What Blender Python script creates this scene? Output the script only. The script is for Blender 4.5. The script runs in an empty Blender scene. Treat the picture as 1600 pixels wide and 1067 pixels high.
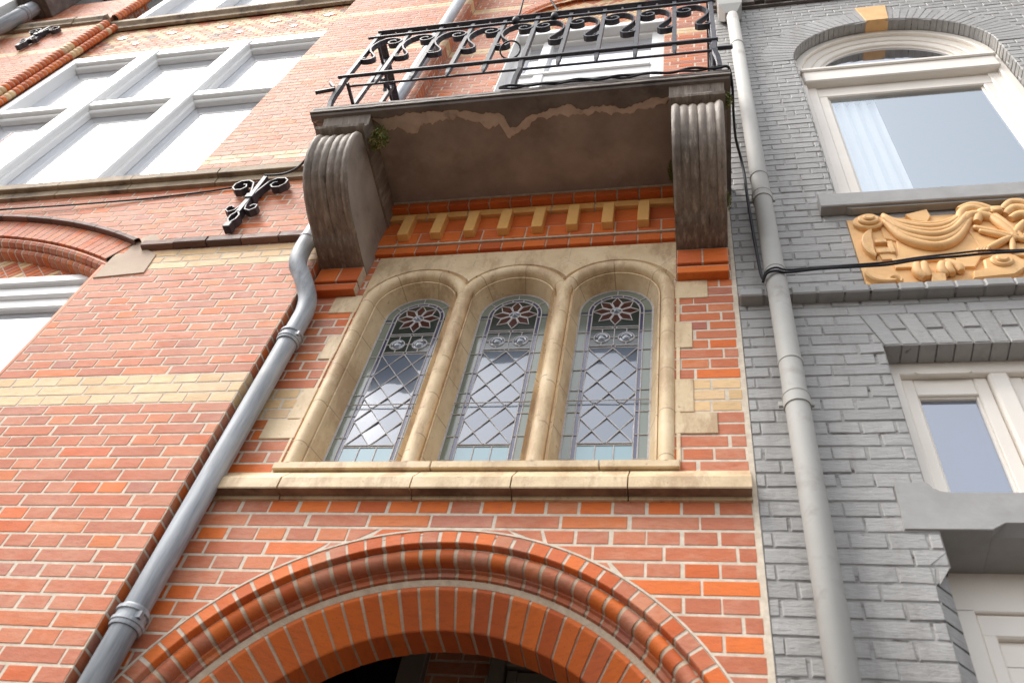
import bpy, math, random
from mathutils import Matrix, Vector
random.seed(7)
S = bpy.context.scene
COL = S.collection
R = math.radians
PI = math.pi

# ------------------------------------------------------------------ camera
cam = bpy.data.cameras.new('camera'); camo = bpy.data.objects.new('camera', cam); COL.objects.link(camo)
_y, _p, _r = R(-19.38), R(51.84), R(13.494)
fw = Vector((math.sin(_y)*math.cos(_p), math.cos(_y)*math.cos(_p), math.sin(_p)))
rt = Vector((math.cos(_y), -math.sin(_y), 0)); up = rt.cross(fw)
rt2 = math.cos(_r)*rt + math.sin(_r)*up; up2 = -math.sin(_r)*rt + math.cos(_r)*up
m = Matrix((rt2, up2, -fw)).transposed().to_4x4(); m.translation = Vector((0, -2.25, 1.6))
camo.matrix_world = m
cam.sensor_width = 36.0; cam.lens = 36.0*1386.7/1600; cam.clip_start = .05; cam.clip_end = 500
cam.dof.use_dof = True; cam.dof.focus_distance = 4.6; cam.dof.aperture_fstop = 3.2
S.camera = camo
# ------------------------------------------------------------------ sky, sun, exposure
SUN_EL, SUN_AZ = R(56), R(236)      # azimuth measured from +Y clockwise
w = bpy.data.worlds.new('World'); S.world = w; w.use_nodes = True
nt = w.node_tree; nt.nodes.clear()
out = nt.nodes.new('ShaderNodeOutputWorld'); bg = nt.nodes.new('ShaderNodeBackground')
sky = nt.nodes.new('ShaderNodeTexSky'); sky.sky_type = 'NISHITA'; sky.sun_disc = False
sky.sun_elevation = SUN_EL; sky.sun_rotation = SUN_AZ; sky.air_density = 1.0; sky.dust_density = 2.0; sky.ozone_density = 1.0
hs = nt.nodes.new('ShaderNodeHueSaturation'); hs.inputs['Saturation'].default_value = .24
nt.links.new(sky.outputs[0], hs.inputs['Color']); nt.links.new(hs.outputs[0], bg.inputs[0]); nt.links.new(bg.outputs[0], out.inputs[0])
bg.inputs[1].default_value = .12
sl = bpy.data.lights.new('sun', 'SUN'); sl.energy = 1.3; sl.angle = R(25); sl.color = (1, .95, .88)
so = bpy.data.objects.new('sun', sl); COL.objects.link(so)
sd = Vector((math.sin(SUN_AZ)*math.cos(SUN_EL), math.cos(SUN_AZ)*math.cos(SUN_EL), math.sin(SUN_EL)))
so.rotation_euler = sd.to_track_quat('Z', 'Y').to_euler(); so.location = sd*30
S.view_settings.view_transform = 'Standard'; S.view_settings.look = 'None'; S.view_settings.exposure = 1.5; S.view_settings.gamma = 1
S.cycles.max_bounces = 6; S.cycles.use_denoising = True

# ------------------------------------------------------------------ node helpers
def newmat(name):
    mt = bpy.data.materials.new(name); mt.use_nodes = True
    t = mt.node_tree; b = t.nodes['Principled BSDF']
    return mt, t, b
def N(t, k, **kw):
    n = t.nodes.new(k)
    for a, v in kw.items(): setattr(n, a, v)
    return n
def L(t, a, b): t.links.new(a, b)
def objco(t, scale=(1, 1, 1)):
    c = N(t, 'ShaderNodeTexCoord'); mp = N(t, 'ShaderNodeMapping'); mp.inputs['Scale'].default_value = scale
    L(t, c.outputs['Object'], mp.inputs['Vector']); return mp.outputs[0]
def noise(t, co, scale, detail=4, rough=.55):
    n = N(t, 'ShaderNodeTexNoise'); n.inputs['Scale'].default_value = scale; n.inputs['Detail'].default_value = detail; n.inputs['Roughness'].default_value = rough
    L(t, co, n.inputs['Vector']); return n.outputs['Fac']
def ramp(t, fac, stops, interp='LINEAR'):
    r = N(t, 'ShaderNodeValToRGB'); r.color_ramp.interpolation = interp
    e = r.color_ramp.elements
    while len(e) < len(stops): e.new(.5)
    for i, (p, c) in enumerate(stops):
        e[i].position = p; e[i].color = (*c, 1) if len(c) == 3 else c
    if fac is not None: L(t, fac, r.inputs[0])
    return r.outputs[0]
def mix(t, fac, a, b, mode='MIX'):
    n = N(t, 'ShaderNodeMix'); n.data_type = 'RGBA'; n.blend_type = mode
    for s, v in ((0, fac), (6, a), (7, b)):
        if isinstance(v, (int, float)): n.inputs[s].default_value = v
        elif isinstance(v, tuple): n.inputs[s].default_value = (*v, 1)
        else: L(t, v, n.inputs[s])
    return n.outputs[2]
def mth(t, op, a, b=None):
    n = N(t, 'ShaderNodeMath', operation=op)
    for s, v in ((0, a), (1, b)):
        if v is None: continue
        if isinstance(v, (int, float)): n.inputs[s].default_value = v
        else: L(t, v, n.inputs[s])
    return n.outputs[0]
def bump(t, b, h, dist, strength=1):
    n = N(t, 'ShaderNodeBump'); n.inputs['Distance'].default_value = dist; n.inputs['Strength'].default_value = strength
    L(t, h, n.inputs['Height']); L(t, n.outputs[0], b.inputs['Normal'])
def attr(t, name='bc'):
    a = N(t, 'ShaderNodeAttribute'); a.attribute_name = name
    s = N(t, 'ShaderNodeSeparateColor'); L(t, a.outputs['Color'], s.inputs[0]); return s.outputs

# ------------------------------------------------------------------ materials
def mat_brick():
    mt, t, b = newmat('clay_brick'); a = attr(t); co = objco(t)
    red = ramp(t, a[0], [(0, (.40, .13, .085)), (.05, (.46, .135, .064)), (.45, (.50, .138, .057)), (.75, (.54, .15, .058)), (.9, (.60, .16, .034)), (1, (.46, .16, .10))])
    org = ramp(t, a[0], [(0, (.50, .10, .024)), (.3, (.62, .13, .022)), (.7, (.72, .165, .024)), (1, (.58, .13, .04))])
    yel = ramp(t, a[0], [(0, (.60, .40, .20)), (.5, (.76, .51, .26)), (1, (.70, .49, .29))])
    drk = ramp(t, a[0], [(0, (.11, .065, .052)), (.6, (.17, .095, .072)), (1, (.26, .14, .10))])
    # G channel: 0 red, .33 orange, .66 yellow, 1 dark
    c = mix(t, mth(t, 'GREATER_THAN', a[1], .2), red, org)
    c = mix(t, mth(t, 'GREATER_THAN', a[1], .5), c, yel)
    c = mix(t, mth(t, 'GREATER_THAN', a[1], .8), c, drk)
    n1 = noise(t, objco(t, (1, 1, 2.0)), 13, 6, .66); n2 = noise(t, co, 3.1, 3)
    st = objco(t, (1, 1, 5)); n3 = noise(t, st, 22, 4)
    bloom = ramp(t, mth(t, 'MULTIPLY', n1, mth(t, 'ADD', n2, mth(t, 'MULTIPLY', a[2], .35))), [(.28, (0, 0, 0)), (.46, (.6, .6, .6))])
    bloom = mix(t, mth(t, 'GREATER_THAN', a[1], .2), bloom, (0, 0, 0))
    c = mix(t, bloom, c, mix(t, .5, c, (.66, .40, .28)))
    big = noise(t, objco(t, (1, 1, .55)), 1.3, 6, .62)
    c = mix(t, ramp(t, big, [(.36, (.38,)*3), (.48, (0,)*3)]), c, mix(t, .5, c, (.13, .055, .035)))
    c = mix(t, ramp(t, noise(t, objco(t, (1.3, 1, .9)), 2.7, 7, .7), [(.62, (0,)*3), (.78, (.3,)*3)]), c, mix(t, .5, c, (.62, .47, .38)))
    c = mix(t, ramp(t, n3, [(.3, (.45,)*3), (.5, (0,)*3)]), c, mix(t, .5, c, (.16, .05, .035)))
    fine = noise(t, co, 160, 3); c = mix(t, ramp(t, fine, [(.28, (.5,)*3), (.36, (0,)*3)]), c, (.10, .05, .04))
    L(t, c, b.inputs['Base Color'])
    L(t, mth(t, 'ADD', mth(t, 'MULTIPLY', n1, .35), .48), b.inputs['Roughness']); b.inputs['Specular IOR Level'].default_value = .36
    bump(t, b, mth(t, 'ADD', mth(t, 'MULTIPLY', n1, 1.0), mth(t, 'MULTIPLY', fine, .35)), .0022)
    return mt
def mat_simple(name, c1, c2, scale=20, rough=.7, bdist=.001, dark=None, spec=None):
    mt, t, b = newmat(name); co = objco(t); n = noise(t, co, scale, 6, .6)
    c = ramp(t, n, [(.3, c1), (.7, c2)])
    if dark:
        n2 = noise(t, co, dark[1], 6, .65); c = mix(t, ramp(t, n2, [(dark[2], (0,)*3), (dark[2]+.14, (dark[3],)*3)]), c, dark[0])
    L(t, c, b.inputs['Base Color']); b.inputs['Roughness'].default_value = rough
    if spec is not None: b.inputs['Specular IOR Level'].default_value = spec
    fine = noise(t, co, scale*6, 4); bump(t, b, mth(t, 'ADD', n, mth(t, 'MULTIPLY', fine, .5)), bdist)
    return mt
def mat_grey_brick():
    mt, t, b = newmat('grey_painted_brick'); a = attr(t); co = objco(t)
    c = ramp(t, a[0], [(0, (.30, .291, .28)), (.5, (.335, .325, .312)), (1, (.37, .358, .344))])
    n1 = noise(t, co, 26, 5, .6); n2 = noise(t, co, 2.2, 3); lay = noise(t, objco(t, (1, 1, 4.5)), 16, 5, .65)
    c = mix(t, ramp(t, n2, [(.35, (0,)*3), (.7, (.35,)*3)]), c, (.40, .39, .375))
    crack = ramp(t, lay, [(.30, (.9,)*3), (.345, (0,)*3)])
    c = mix(t, crack, c, (.12, .105, .095))
    dirt = noise(t, objco(t, (1.2, 1, .22)), 4, 7, .72); c = mix(t, ramp(t, dirt, [(.50, (0,)*3), (.68, (.55,)*3)]), c, (.19, .17, .15))
    chip = noise(t, co, 38, 6, .75); c = mix(t, ramp(t, chip, [(.70, (0,)*3), (.73, (.8,)*3)]), c, (.16, .11, .085))
    L(t, c, b.inputs['Base Color']); b.inputs['Roughness'].default_value = .52
    bump(t, b, mth(t, 'ADD', mth(t, 'MULTIPLY', n1, .6), lay), .006, .9)
    return mt
def mat_grey_joint():
    mt, t, b = newmat('painted_joint'); co = objco(t, (1, 1, 1)); n = noise(t, objco(t, (1, 1, 3)), 7, 5, .7)
    c = ramp(t, n, [(.36, (.06, .05, .044)), (.45, (.25, .242, .232)), (.6, (.335, .324, .312))])
    L(t, c, b.inputs['Base Color']); b.inputs['Roughness'].default_value = .8
    bump(t, b, n, .006); return mt
def mat_stone(name='cream_sandstone', k=1.0, seam=True):
    mt, t, b = newmat(name); co = objco(t)
    n = noise(t, co, 7, 6, .6); n2 = noise(t, co, 45, 5)
    c = ramp(t, n, [(.25, (.56*k, .41*k, .235*k)), (.5, (.69*k, .525*k, .32*k)), (.75, (.78*k, .63*k, .425*k))])
    st = noise(t, objco(t, (3, 3, .7)), 6, 6, .7)
    c = mix(t, ramp(t, st, [(.6, (0,)*3), (.78, (.7,)*3)]), c, (.30*k, .15*k, .07*k))
    blot = noise(t, objco(t, (1.4, 1, .5)), 4.2, 7, .72); c = mix(t, ramp(t, blot, [(.49, (0,)*3), (.60, (.7,)*3)]), c, (.40*k, .255*k, .14*k))
    hv = noise(t, co, 2.1, 3); c = mix(t, ramp(t, hv, [(.35, (.3,)*3), (.6, (0,)*3)]), c, (.50*k, .36*k, .21*k))
    c = mix(t, ramp(t, n2, [(.27, (.8,)*3), (.36, (0,)*3)]), c, (.34*k, .24*k, .14*k))
    if seam:   # stained joints that run across the mouldings; u of the uv map is the length along the moulding in metres
        uv = N(t, 'ShaderNodeUVMap'); uv.uv_map = 'path'; sp = N(t, 'ShaderNodeSeparateXYZ'); L(t, uv.outputs[0], sp.inputs[0])
        fr = mth(t, 'FRACT', mth(t, 'DIVIDE', sp.outputs[0], .245)); ed = mth(t, 'ABSOLUTE', mth(t, 'SUBTRACT', fr, .5))
        c = mix(t, mth(t, 'LESS_THAN', ed, .012), c, (.42, .29, .18))
    L(t, c, b.inputs['Base Color']); b.inputs['Roughness'].default_value = .62
    bump(t, b, mth(t, 'ADD', n, mth(t, 'MULTIPLY', n2, .5)), .003); return mt
def mat_weathered():
    mt, t, b = newmat('weathered_stone'); co = objco(t)
    st = noise(t, objco(t, (11, 3, .6)), 4.5, 7, .7); n = noise(t, objco(t, (1, 1, .5)), 5, 6, .65); n2 = noise(t, co, 60, 4)
    c = ramp(t, n, [(.25, (.11, .085, .068)), (.5, (.21, .165, .13)), (.75, (.31, .255, .205))])
    c = mix(t, ramp(t, st, [(.50, (0,)*3), (.66, (.8,)*3)]), c, (.40, .34, .28))
    c = mix(t, ramp(t, st, [(.30, (.8,)*3), (.42, (0,)*3)]), c, (.035, .026, .022))
    L(t, c, b.inputs['Base Color']); b.inputs['Roughness'].default_value = .6
    bump(t, b, mth(t, 'ADD', st, mth(t, 'MULTIPLY', n2, .25)), .0025); return mt
def mat_glass(name, tint, refl, rough=.02, wav=0.0):
    mt = bpy.data.materials.new(name); mt.use_nodes = True; t = mt.node_tree; b = t.nodes['Principled BSDF']; o = t.nodes['Material Output']
    b.inputs['Base Color'].default_value = (*tint, 1); b.inputs['Roughness'].default_value = .15
    g = N(t, 'ShaderNodeBsdfGlossy'); g.inputs['Roughness'].default_value = rough; g.inputs['Color'].default_value = (.93, .95, 1, 1)
    ly = N(t, 'ShaderNodeLayerWeight'); ly.inputs['Blend'].default_value = .5
    f = mth(t, 'MAXIMUM', mth(t, 'POWER', ly.outputs['Facing'], 3.2), refl)
    ms = N(t, 'ShaderNodeMixShader'); L(t, f, ms.inputs[0]); L(t, b.outputs[0], ms.inputs[1]); L(t, g.outputs[0], ms.inputs[2]); L(t, ms.outputs[0], o.inputs[0])
    if wav:
        n = noise(t, objco(t), 3.0, 2); bn = N(t, 'ShaderNodeBump'); bn.inputs['Distance'].default_value = wav; L(t, n, bn.inputs['Height'])
        L(t, bn.outputs[0], g.inputs['Normal'])
    return mt
def mat_zinc():
    mt, t, b = newmat('zinc'); n = noise(t, objco(t, (1.6, 1.6, .12)), 15, 7, .7); n2 = noise(t, objco(t), 4, 3)
    c = ramp(t, n, [(.3, (.17, .18, .195)), (.5, (.33, .35, .375)), (.72, (.52, .54, .55))])
    c = mix(t, ramp(t, n2, [(.5, (0,)*3), (.7, (.4,)*3)]), c, (.5, .5, .49))
    L(t, c, b.inputs['Base Color']); b.inputs['Roughness'].default_value = .55; b.inputs['Metallic'].default_value = .12
    bump(t, b, n, .0012); return mt
def mat_relief():
    mt, t, b = newmat('ochre_paint'); n = noise(t, objco(t), 12, 5)
    c = ramp(t, n, [(.3, (.70, .40, .16)), (.7, (.80, .49, .21))]); n2 = noise(t, objco(t, (1, 1, .5)), 16, 7, .72)
    c = mix(t, ramp(t, n2, [(.55, (0,)*3), (.72, (.6,)*3)]), c, (.45, .27, .12)); L(t, c, b.inputs['Base Color']); b.inputs['Roughness'].default_value = .6
    bump(t, b, n, .002); return mt
M = dict(
    brick=mat_brick(),
    mortar=mat_simple('lime_mortar', (.52, .44, .34), (.72, .63, .51), 30, .85, .002, ((.30, .22, .17), 5, .62, .5)),
    ochreb=mat_simple('ochre_brick', (.72, .37, .10), (.84, .48, .165), 12, .6, .002, ((.30, .17, .05), 6, .6, .5)),
    mortar_dirty=mat_simple('stained_mortar', (.48, .37, .26), (.66, .54, .40), 30, .85, .003),
    gbrick=mat_grey_brick(), gjoint=mat_grey_joint(),
    gstone=mat_simple('grey_painted_stone', (.29, .28, .268), (.36, .35, .335), 9, .5, .002, ((.18, .165, .15), 3, .6, .5)),
    stone=mat_stone(k=1.06), sill=mat_stone('worn_sandstone', .98, False),
    spring=mat_simple('pinkish_stone', (.44, .33, .24), (.56, .44, .33), 6, .8, .003, ((.36, .22, .16), 3, .55, .5)),
    weather=mat_weathered(),
    soffit=mat_simple('brown_soffit', (.26, .20, .165), (.40, .315, .26), 5, .85, .004, ((.13, .09, .07), 1.7, .52, .6)),
    plaster=mat_simple('dark_plaster', (.13, .105, .09), (.21, .175, .15), 7, .7, .004, ((.04, .033, .03), 3, .55, .7)),
    stain_shade=mat_simple('stained_shaded_stone', (.16, .10, .065), (.36, .25, .16), 7, .8, .003, ((.07, .045, .03), 4, .5, .7)),  # sill underside: brown staining plus underside shade painted into the colour
    bside=mat_simple('grey_brown_stone', (.26, .215, .175), (.38, .32, .27), 5, .8, .002, ((.10, .075, .06), 2.2, .55, .7)),
    scar=mat_simple('peeled_plaster', (.50, .39, .31), (.66, .53, .43), 14, .85, .004, ((.11, .08, .065), 6, .6, .6)),
    iron=mat_simple('black_painted_iron', (.045, .045, .054), (.08, .08, .094), 40, .5, .0005, None, .28),
    zinc=mat_zinc(),
    pvc=mat_simple('grey_painted_pipe', (.37, .36, .335), (.42, .41, .385), 5, .68, .0006, ((.22, .19, .16), 5, .56, .55)),
    cream=mat_simple('cream_window_paint', (.80, .74, .66), (.86, .80, .72), 4, .35, .0004),
    white=mat_simple('white_window_paint', (.84, .83, .81), (.88, .87, .85), 4, .35, .0004),
    cable=mat_simple('black_cable', (.015, .014, .016), (.03, .028, .034), 30, .6, .0005, None, .3),
    lead=mat_simple('lead_came', (.38, .36, .355), (.55, .52, .51), 60, .5, .0006),
    clear=mat_glass('clear_leaded_glass', (.10, .13, .175), .125, .02, .0015),
    pane=mat_glass('window_glass', (.03, .035, .04), .58, .01, .0006),
    paneb=mat_glass('bright_window_glass', (.45, .47, .50), .75, .02),
    maroon=mat_glass('maroon_glass', (.055, .014, .009), .02, .12),
    green=mat_glass('dark_green_glass', (.014, .026, .02), .03, .1),
    purple=mat_glass('purple_glass', (.055, .055, .12), .06, .08),
    olive=mat_glass('olive_glass', (.18, .21, .17), .05, .1),
    teal=mat_glass('teal_glass', (.20, .33, .37), .10, .05),
    lens=mat_glass('bullseye_glass', (.07, .08, .10), .16, .02),
    ochre=mat_relief(),
    fabric=mat_simple('white_curtain_cloth', (.90, .90, .91), (.94, .94, .94), 3, .9, .001),
    moss=mat_simple('moss_green', (.05, .085, .015), (.16, .19, .035), 30, .8, .002),
    mossb=mat_simple('dry_fern_brown', (.20, .13, .04), (.30, .22, .07), 30, .8, .002),
    pave=mat_simple('clinker_paving', (.042, .033, .027), (.066, .052, .043), 6, .9, .004),
    render=mat_simple('white_render', (.70, .69, .66), (.78, .77, .74), 5, .8, .002),
    plank=mat_simple('weathered_planks', (.10, .08, .07), (.20, .17, .15), 12, .8, .003),
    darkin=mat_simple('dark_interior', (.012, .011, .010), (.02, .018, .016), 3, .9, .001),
    post=mat_simple('shaded_door_paint', (.22, .18, .14), (.28, .23, .18), 3, .6, .001),
)

# ------------------------------------------------------------------ mesh builder
class MB:
    def __init__(s): s.v = []; s.f = []; s.mi = []; s.c = []; s.uv = {}
    def add(s, co, col=(.5, 0, .5)): s.v.append(tuple(co)); s.c.append(col); return len(s.v)-1
    def face(s, idx, mi=0): s.f.append(tuple(idx)); s.mi.append(mi)
    def poly(s, pts, mi=0, col=(.5, 0, .5)): s.face([s.add(p, col) for p in pts], mi)
    def box(s, x0, x1, y0, y1, z0, z1, mi=0, col=(.5, 0, .5), bev=0.0):
        if bev <= 0:
            i = [s.add((x, y, z), col) for x in (x0, x1) for y in (y0, y1) for z in (z0, z1)]
            for q in ((0, 1, 3, 2), (4, 6, 7, 5), (0, 4, 5, 1), (2, 3, 7, 6), (0, 2, 6, 4), (1, 5, 7, 3)): s.face([i[k] for k in q], mi)
            return
        b = bev; X = (x0, x1); Y = (y0, y1); Z = (z0, z1); g = {}
        def sg(k): return 1 if k == 0 else -1
        for a in (0, 1):
            for c in (0, 1):
                for d in (0, 1):
                    g[a, c, d, 0] = s.add((X[a], Y[c]+sg(c)*b, Z[d]+sg(d)*b), col)
                    g[a, c, d, 1] = s.add((X[a]+sg(a)*b, Y[c], Z[d]+sg(d)*b), col)
                    g[a, c, d, 2] = s.add((X[a]+sg(a)*b, Y[c]+sg(c)*b, Z[d]), col)
                    s.face([g[a, c, d, 0], g[a, c, d, 1], g[a, c, d, 2]], mi)
        for a in (0, 1):
            s.face([g[a, 0, 0, 0], g[a, 1, 0, 0], g[a, 1, 1, 0], g[a, 0, 1, 0]], mi)
            s.face([g[0, a, 0, 1], g[1, a, 0, 1], g[1, a, 1, 1], g[0, a, 1, 1]], mi)
            s.face([g[0, 0, a, 2], g[1, 0, a, 2], g[1, 1, a, 2], g[0, 1, a, 2]], mi)
        for a in (0, 1):
            for c in (0, 1):
                s.face([g[a, c, 0, 0], g[a, c, 1, 0], g[a, c, 1, 1], g[a, c, 0, 1]], mi)
                s.face([g[a, 0, c, 0], g[a, 1, c, 0], g[a, 1, c, 2], g[a, 0, c, 2]], mi)
                s.face([g[0, a, c, 1], g[1, a, c, 1], g[1, a, c, 2], g[0, a, c, 2]], mi)
    def grid(s, rows, mi=0, cols=None, closed=False, uvs=None):
        """rows: list of equal-length point lists -> quad strip surface"""
        ids = [[s.add(p, (cols[r] if cols else (.5, 0, .5))) for p in row] for r, row in enumerate(rows)]
        n = len(rows[0])
        for r in range(len(rows)-1):
            for k in range(n if closed else n-1):
                k2 = (k+1) % n
                s.face((ids[r][k], ids[r+1][k], ids[r+1][k2], ids[r][k2]), mi)
                if uvs: s.uv[len(s.f)-1] = [(uvs[r], k), (uvs[r+1], k), (uvs[r+1], k+1), (uvs[r], k+1)]
        return ids
    def tube(s, path, rad, n=8, mi=0, caps=True, flat=None, col=(.5, 0, .5)):
        """round (or flat=(width,thick) with side direction) tube along path"""
        P = [Vector(p) for p in path]; rows = []
        ref = None
        for i, p in enumerate(P):
            t = (P[min(i+1, len(P)-1)]-P[max(i-1, 0)]).normalized()
            if ref is None: ref = Vector((0, 1, 0)) if abs(t.y) < .9 else Vector((1, 0, 0))
            a = (ref - t*ref.dot(t))
            if a.length < 1e-5: a = t.orthogonal()
            a.normalize(); b = t.cross(a); ref = a
            r = rad[i] if isinstance(rad, (list, tuple)) else rad
            if flat:   # flat bar: wide along y (a), thin along b
                k = rad[i] if isinstance(rad, (list, tuple)) else 1
                w_, h_ = flat[0]/2*k, flat[1]/2
                rows.append([p+a*x+b*y for x, y in ((-w_, -h_), (w_, -h_), (w_, h_), (-w_, h_))])
            else:
                rows.append([p+(a*math.cos(2*PI*k/n)+b*math.sin(2*PI*k/n))*r for k in range(n)])
        ids = s.grid(rows, mi, [col]*len(rows), True)
        if caps: s.face(ids[0], mi); s.face(ids[-1][::-1], mi)
    def lathe(s, cx, cy, prof, n=20, mi=0):
        s.grid([[(cx+r*math.cos(2*PI*k/n), cy+r*math.sin(2*PI*k/n), z) for k in range(n)] for r, z in prof], mi, None, True)
    def prism(s, pts, y0, y1, mi=0, bev=0.0, col=(.5, 0, .5)):
        """polygon in xz extruded from front y0 to back y1, optional front chamfer"""
        n = len(pts); cx = sum(p[0] for p in pts)/n; cz = sum(p[1] for p in pts)/n
        if bev:
            fr = []
            for i in range(n):
                a = Vector(pts[i-1]); b = Vector(pts[i]); c = Vector(pts[(i+1) % n])
                e1 = (b-a).normalized(); e2 = (c-b).normalized(); nn = Vector((-(e1.y+e2.y), e1.x+e2.x))
                if nn.length < 1e-4: nn = Vector((-e1.y, e1.x))
                nn.normalize(); fr.append(b+nn*bev)
            area = sum(pts[i-1][0]*pts[i][1]-pts[i][0]*pts[i-1][1] for i in range(n))
            if area < 0: fr = [2*Vector(pts[i])-fr[i] for i in range(n)]
            f = [s.add((p[0], y0, p[1]), col) for p in fr]; g = [s.add((p[0], y0+bev, p[1]), col) for p in pts]
            s.face(f, mi)
            for i in range(n): s.face((f[i-1], f[i], g[i], g[i-1]), mi)
        else:
            g = [s.add((p[0], y0, p[1]), col) for p in pts]; s.face(g, mi)
        h = [s.add((p[0], y1, p[1]), col) for p in pts]
        for i in range(n): s.face((g[i-1], g[i], h[i], h[i-1]), mi)
    def build(s, name, mats, parent=None, smooth=False, loc=None, **props):
        me = bpy.data.meshes.new(name)
        if loc: s.v = [(a-loc[0], b-loc[1], c-loc[2]) for a, b, c in s.v]
        me.from_pydata(s.v, [], s.f)
        for mm in (mats if isinstance(mats, (list, tuple)) else [mats]): me.materials.append(mm)
        me.polygons.foreach_set('material_index', s.mi)
        ca = me.color_attributes.new('bc', 'FLOAT_COLOR', 'POINT')
        ca.data.foreach_set('color', [x for c in s.c for x in (*c, 1)])
        if s.uv:
            ul = me.uv_layers.new(name='path')
            for fi, uvs in s.uv.items():
                ls = me.polygons[fi].loop_start
                for k, q in enumerate(uvs): ul.data[ls+k].uv = q
        if smooth:
            me.polygons.foreach_set('use_smooth', [True]*len(me.polygons))
        me.update()
        if smooth and smooth is not True: me.set_sharp_from_angle(angle=R(smooth))
        o = bpy.data.objects.new(name, me); COL.objects.link(o)
        if loc: o.location = loc
        if parent: attach(o, parent)
        for k, v in props.items(): o[k] = v
        return o
def world_loc(o):
    v = Vector(o.location)
    return v
def attach(o, parent):
    o.parent = parent
    o.matrix_parent_inverse = PW[parent.name].inverted()
    PW[o.name] = Matrix.Translation(o.location)
PW = {}
def thing(name, label, cat, loc=(0, 0, 0), group=None):
    o = bpy.data.objects.new(name, None); COL.objects.link(o); o.location = loc; o.empty_display_size = .2
    o['label'] = label; o['category'] = cat
    if group: o['group'] = group
    PW[o.name] = Matrix.Translation(Vector(loc)); return o
def part(mb, name, mats, parent, smooth=False, loc=None, label=None):
    o = mb.build(name, mats, parent, smooth, loc)
    if label: o['label'] = label
    return o
def solo(mb, name, mats, label, cat, smooth=False, group=None, loc=None):
    o = mb.build(name, mats, None, smooth, loc); o['label'] = label; o['category'] = cat
    if group: o['group'] = group
    PW[o.name] = Matrix.Translation(o.location); return o
def dup_part(src, parent, loc):
    c = src.copy(); COL.objects.link(c); c.location = loc
    c.parent = parent; c.matrix_parent_inverse = PW[parent.name].inverted(); PW[c.name] = Matrix.Translation(Vector(loc)); return c

# ------------------------------------------------------------------ brickwork
CH = .0644; ZB = 3.382; HD = .1145
rnd = random.Random(3)
def one_brick(mb, f, q, bev, back, mi, col, jit, tilt=0.0):
    cx = sum(p[0] for p in q)/4; cz = sum(p[1] for p in q)/4
    o = [mb.add(f(p[0], p[1], -bev), col) for p in q]
    t = rnd.uniform(-tilt, tilt); tx = rnd.uniform(-tilt, tilt)*6; tz = rnd.uniform(-tilt, tilt)*10
    i = []
    for p in q:
        du, dv = cx-p[0], cz-p[1]; l1 = max(abs(du), 1e-6); l2 = max(abs(dv), 1e-6)
        b1 = min(bev, l1*.45); b2 = min(bev, l2*.45)
        i.append(mb.add(f(p[0]+du/l1*b1, p[1]+dv/l2*b2, t-tx*du-tz*dv+rnd.uniform(-jit, jit)), col))
    b = [mb.add(f(p[0], p[1], -back), col) for p in q]
    mb.face(i, mi)
    for k in range(4):
        k2 = (k+1) % 4; mb.face((o[k], o[k2], i[k2], i[k]), mi); mb.face((b[k], b[k2], o[k2], o[k]), mi)
def segs(u0, u1, v0, v1, holes):
    """allowed intervals [(Llo,Lhi,Rlo,Rhi)] on a row"""
    hs = []
    for h in holes:
        a = h(v0+1e-4); b = h(v1-1e-4)
        if a is None and b is None: continue
        if a is None or b is None:
            mid = h((v0+v1)/2); k_ = a or b
            if mid is None: continue
            if abs((mid[1]-mid[0])-(k_[1]-k_[0])) < .002: a = b = mid
            else:
                c = sum(mid)/2
                if a is None: a = (c, c)
                else: b = (c, c)
        hs.append((a, b))
    hs.sort(key=lambda t: min(t[0][0], t[1][0]))
    out = []; L0, L1 = u0, u0
    for a, b in hs:
        if max(a[0], b[0]) > u0: out.append((L0, L1, min(a[0], u1), min(b[0], u1)))
        L0, L1 = max(a[1], u0), max(b[1], u0)
    if min(L0, L1) < u1: out.append((L0, L1, u1, u1))
    return out
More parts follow.
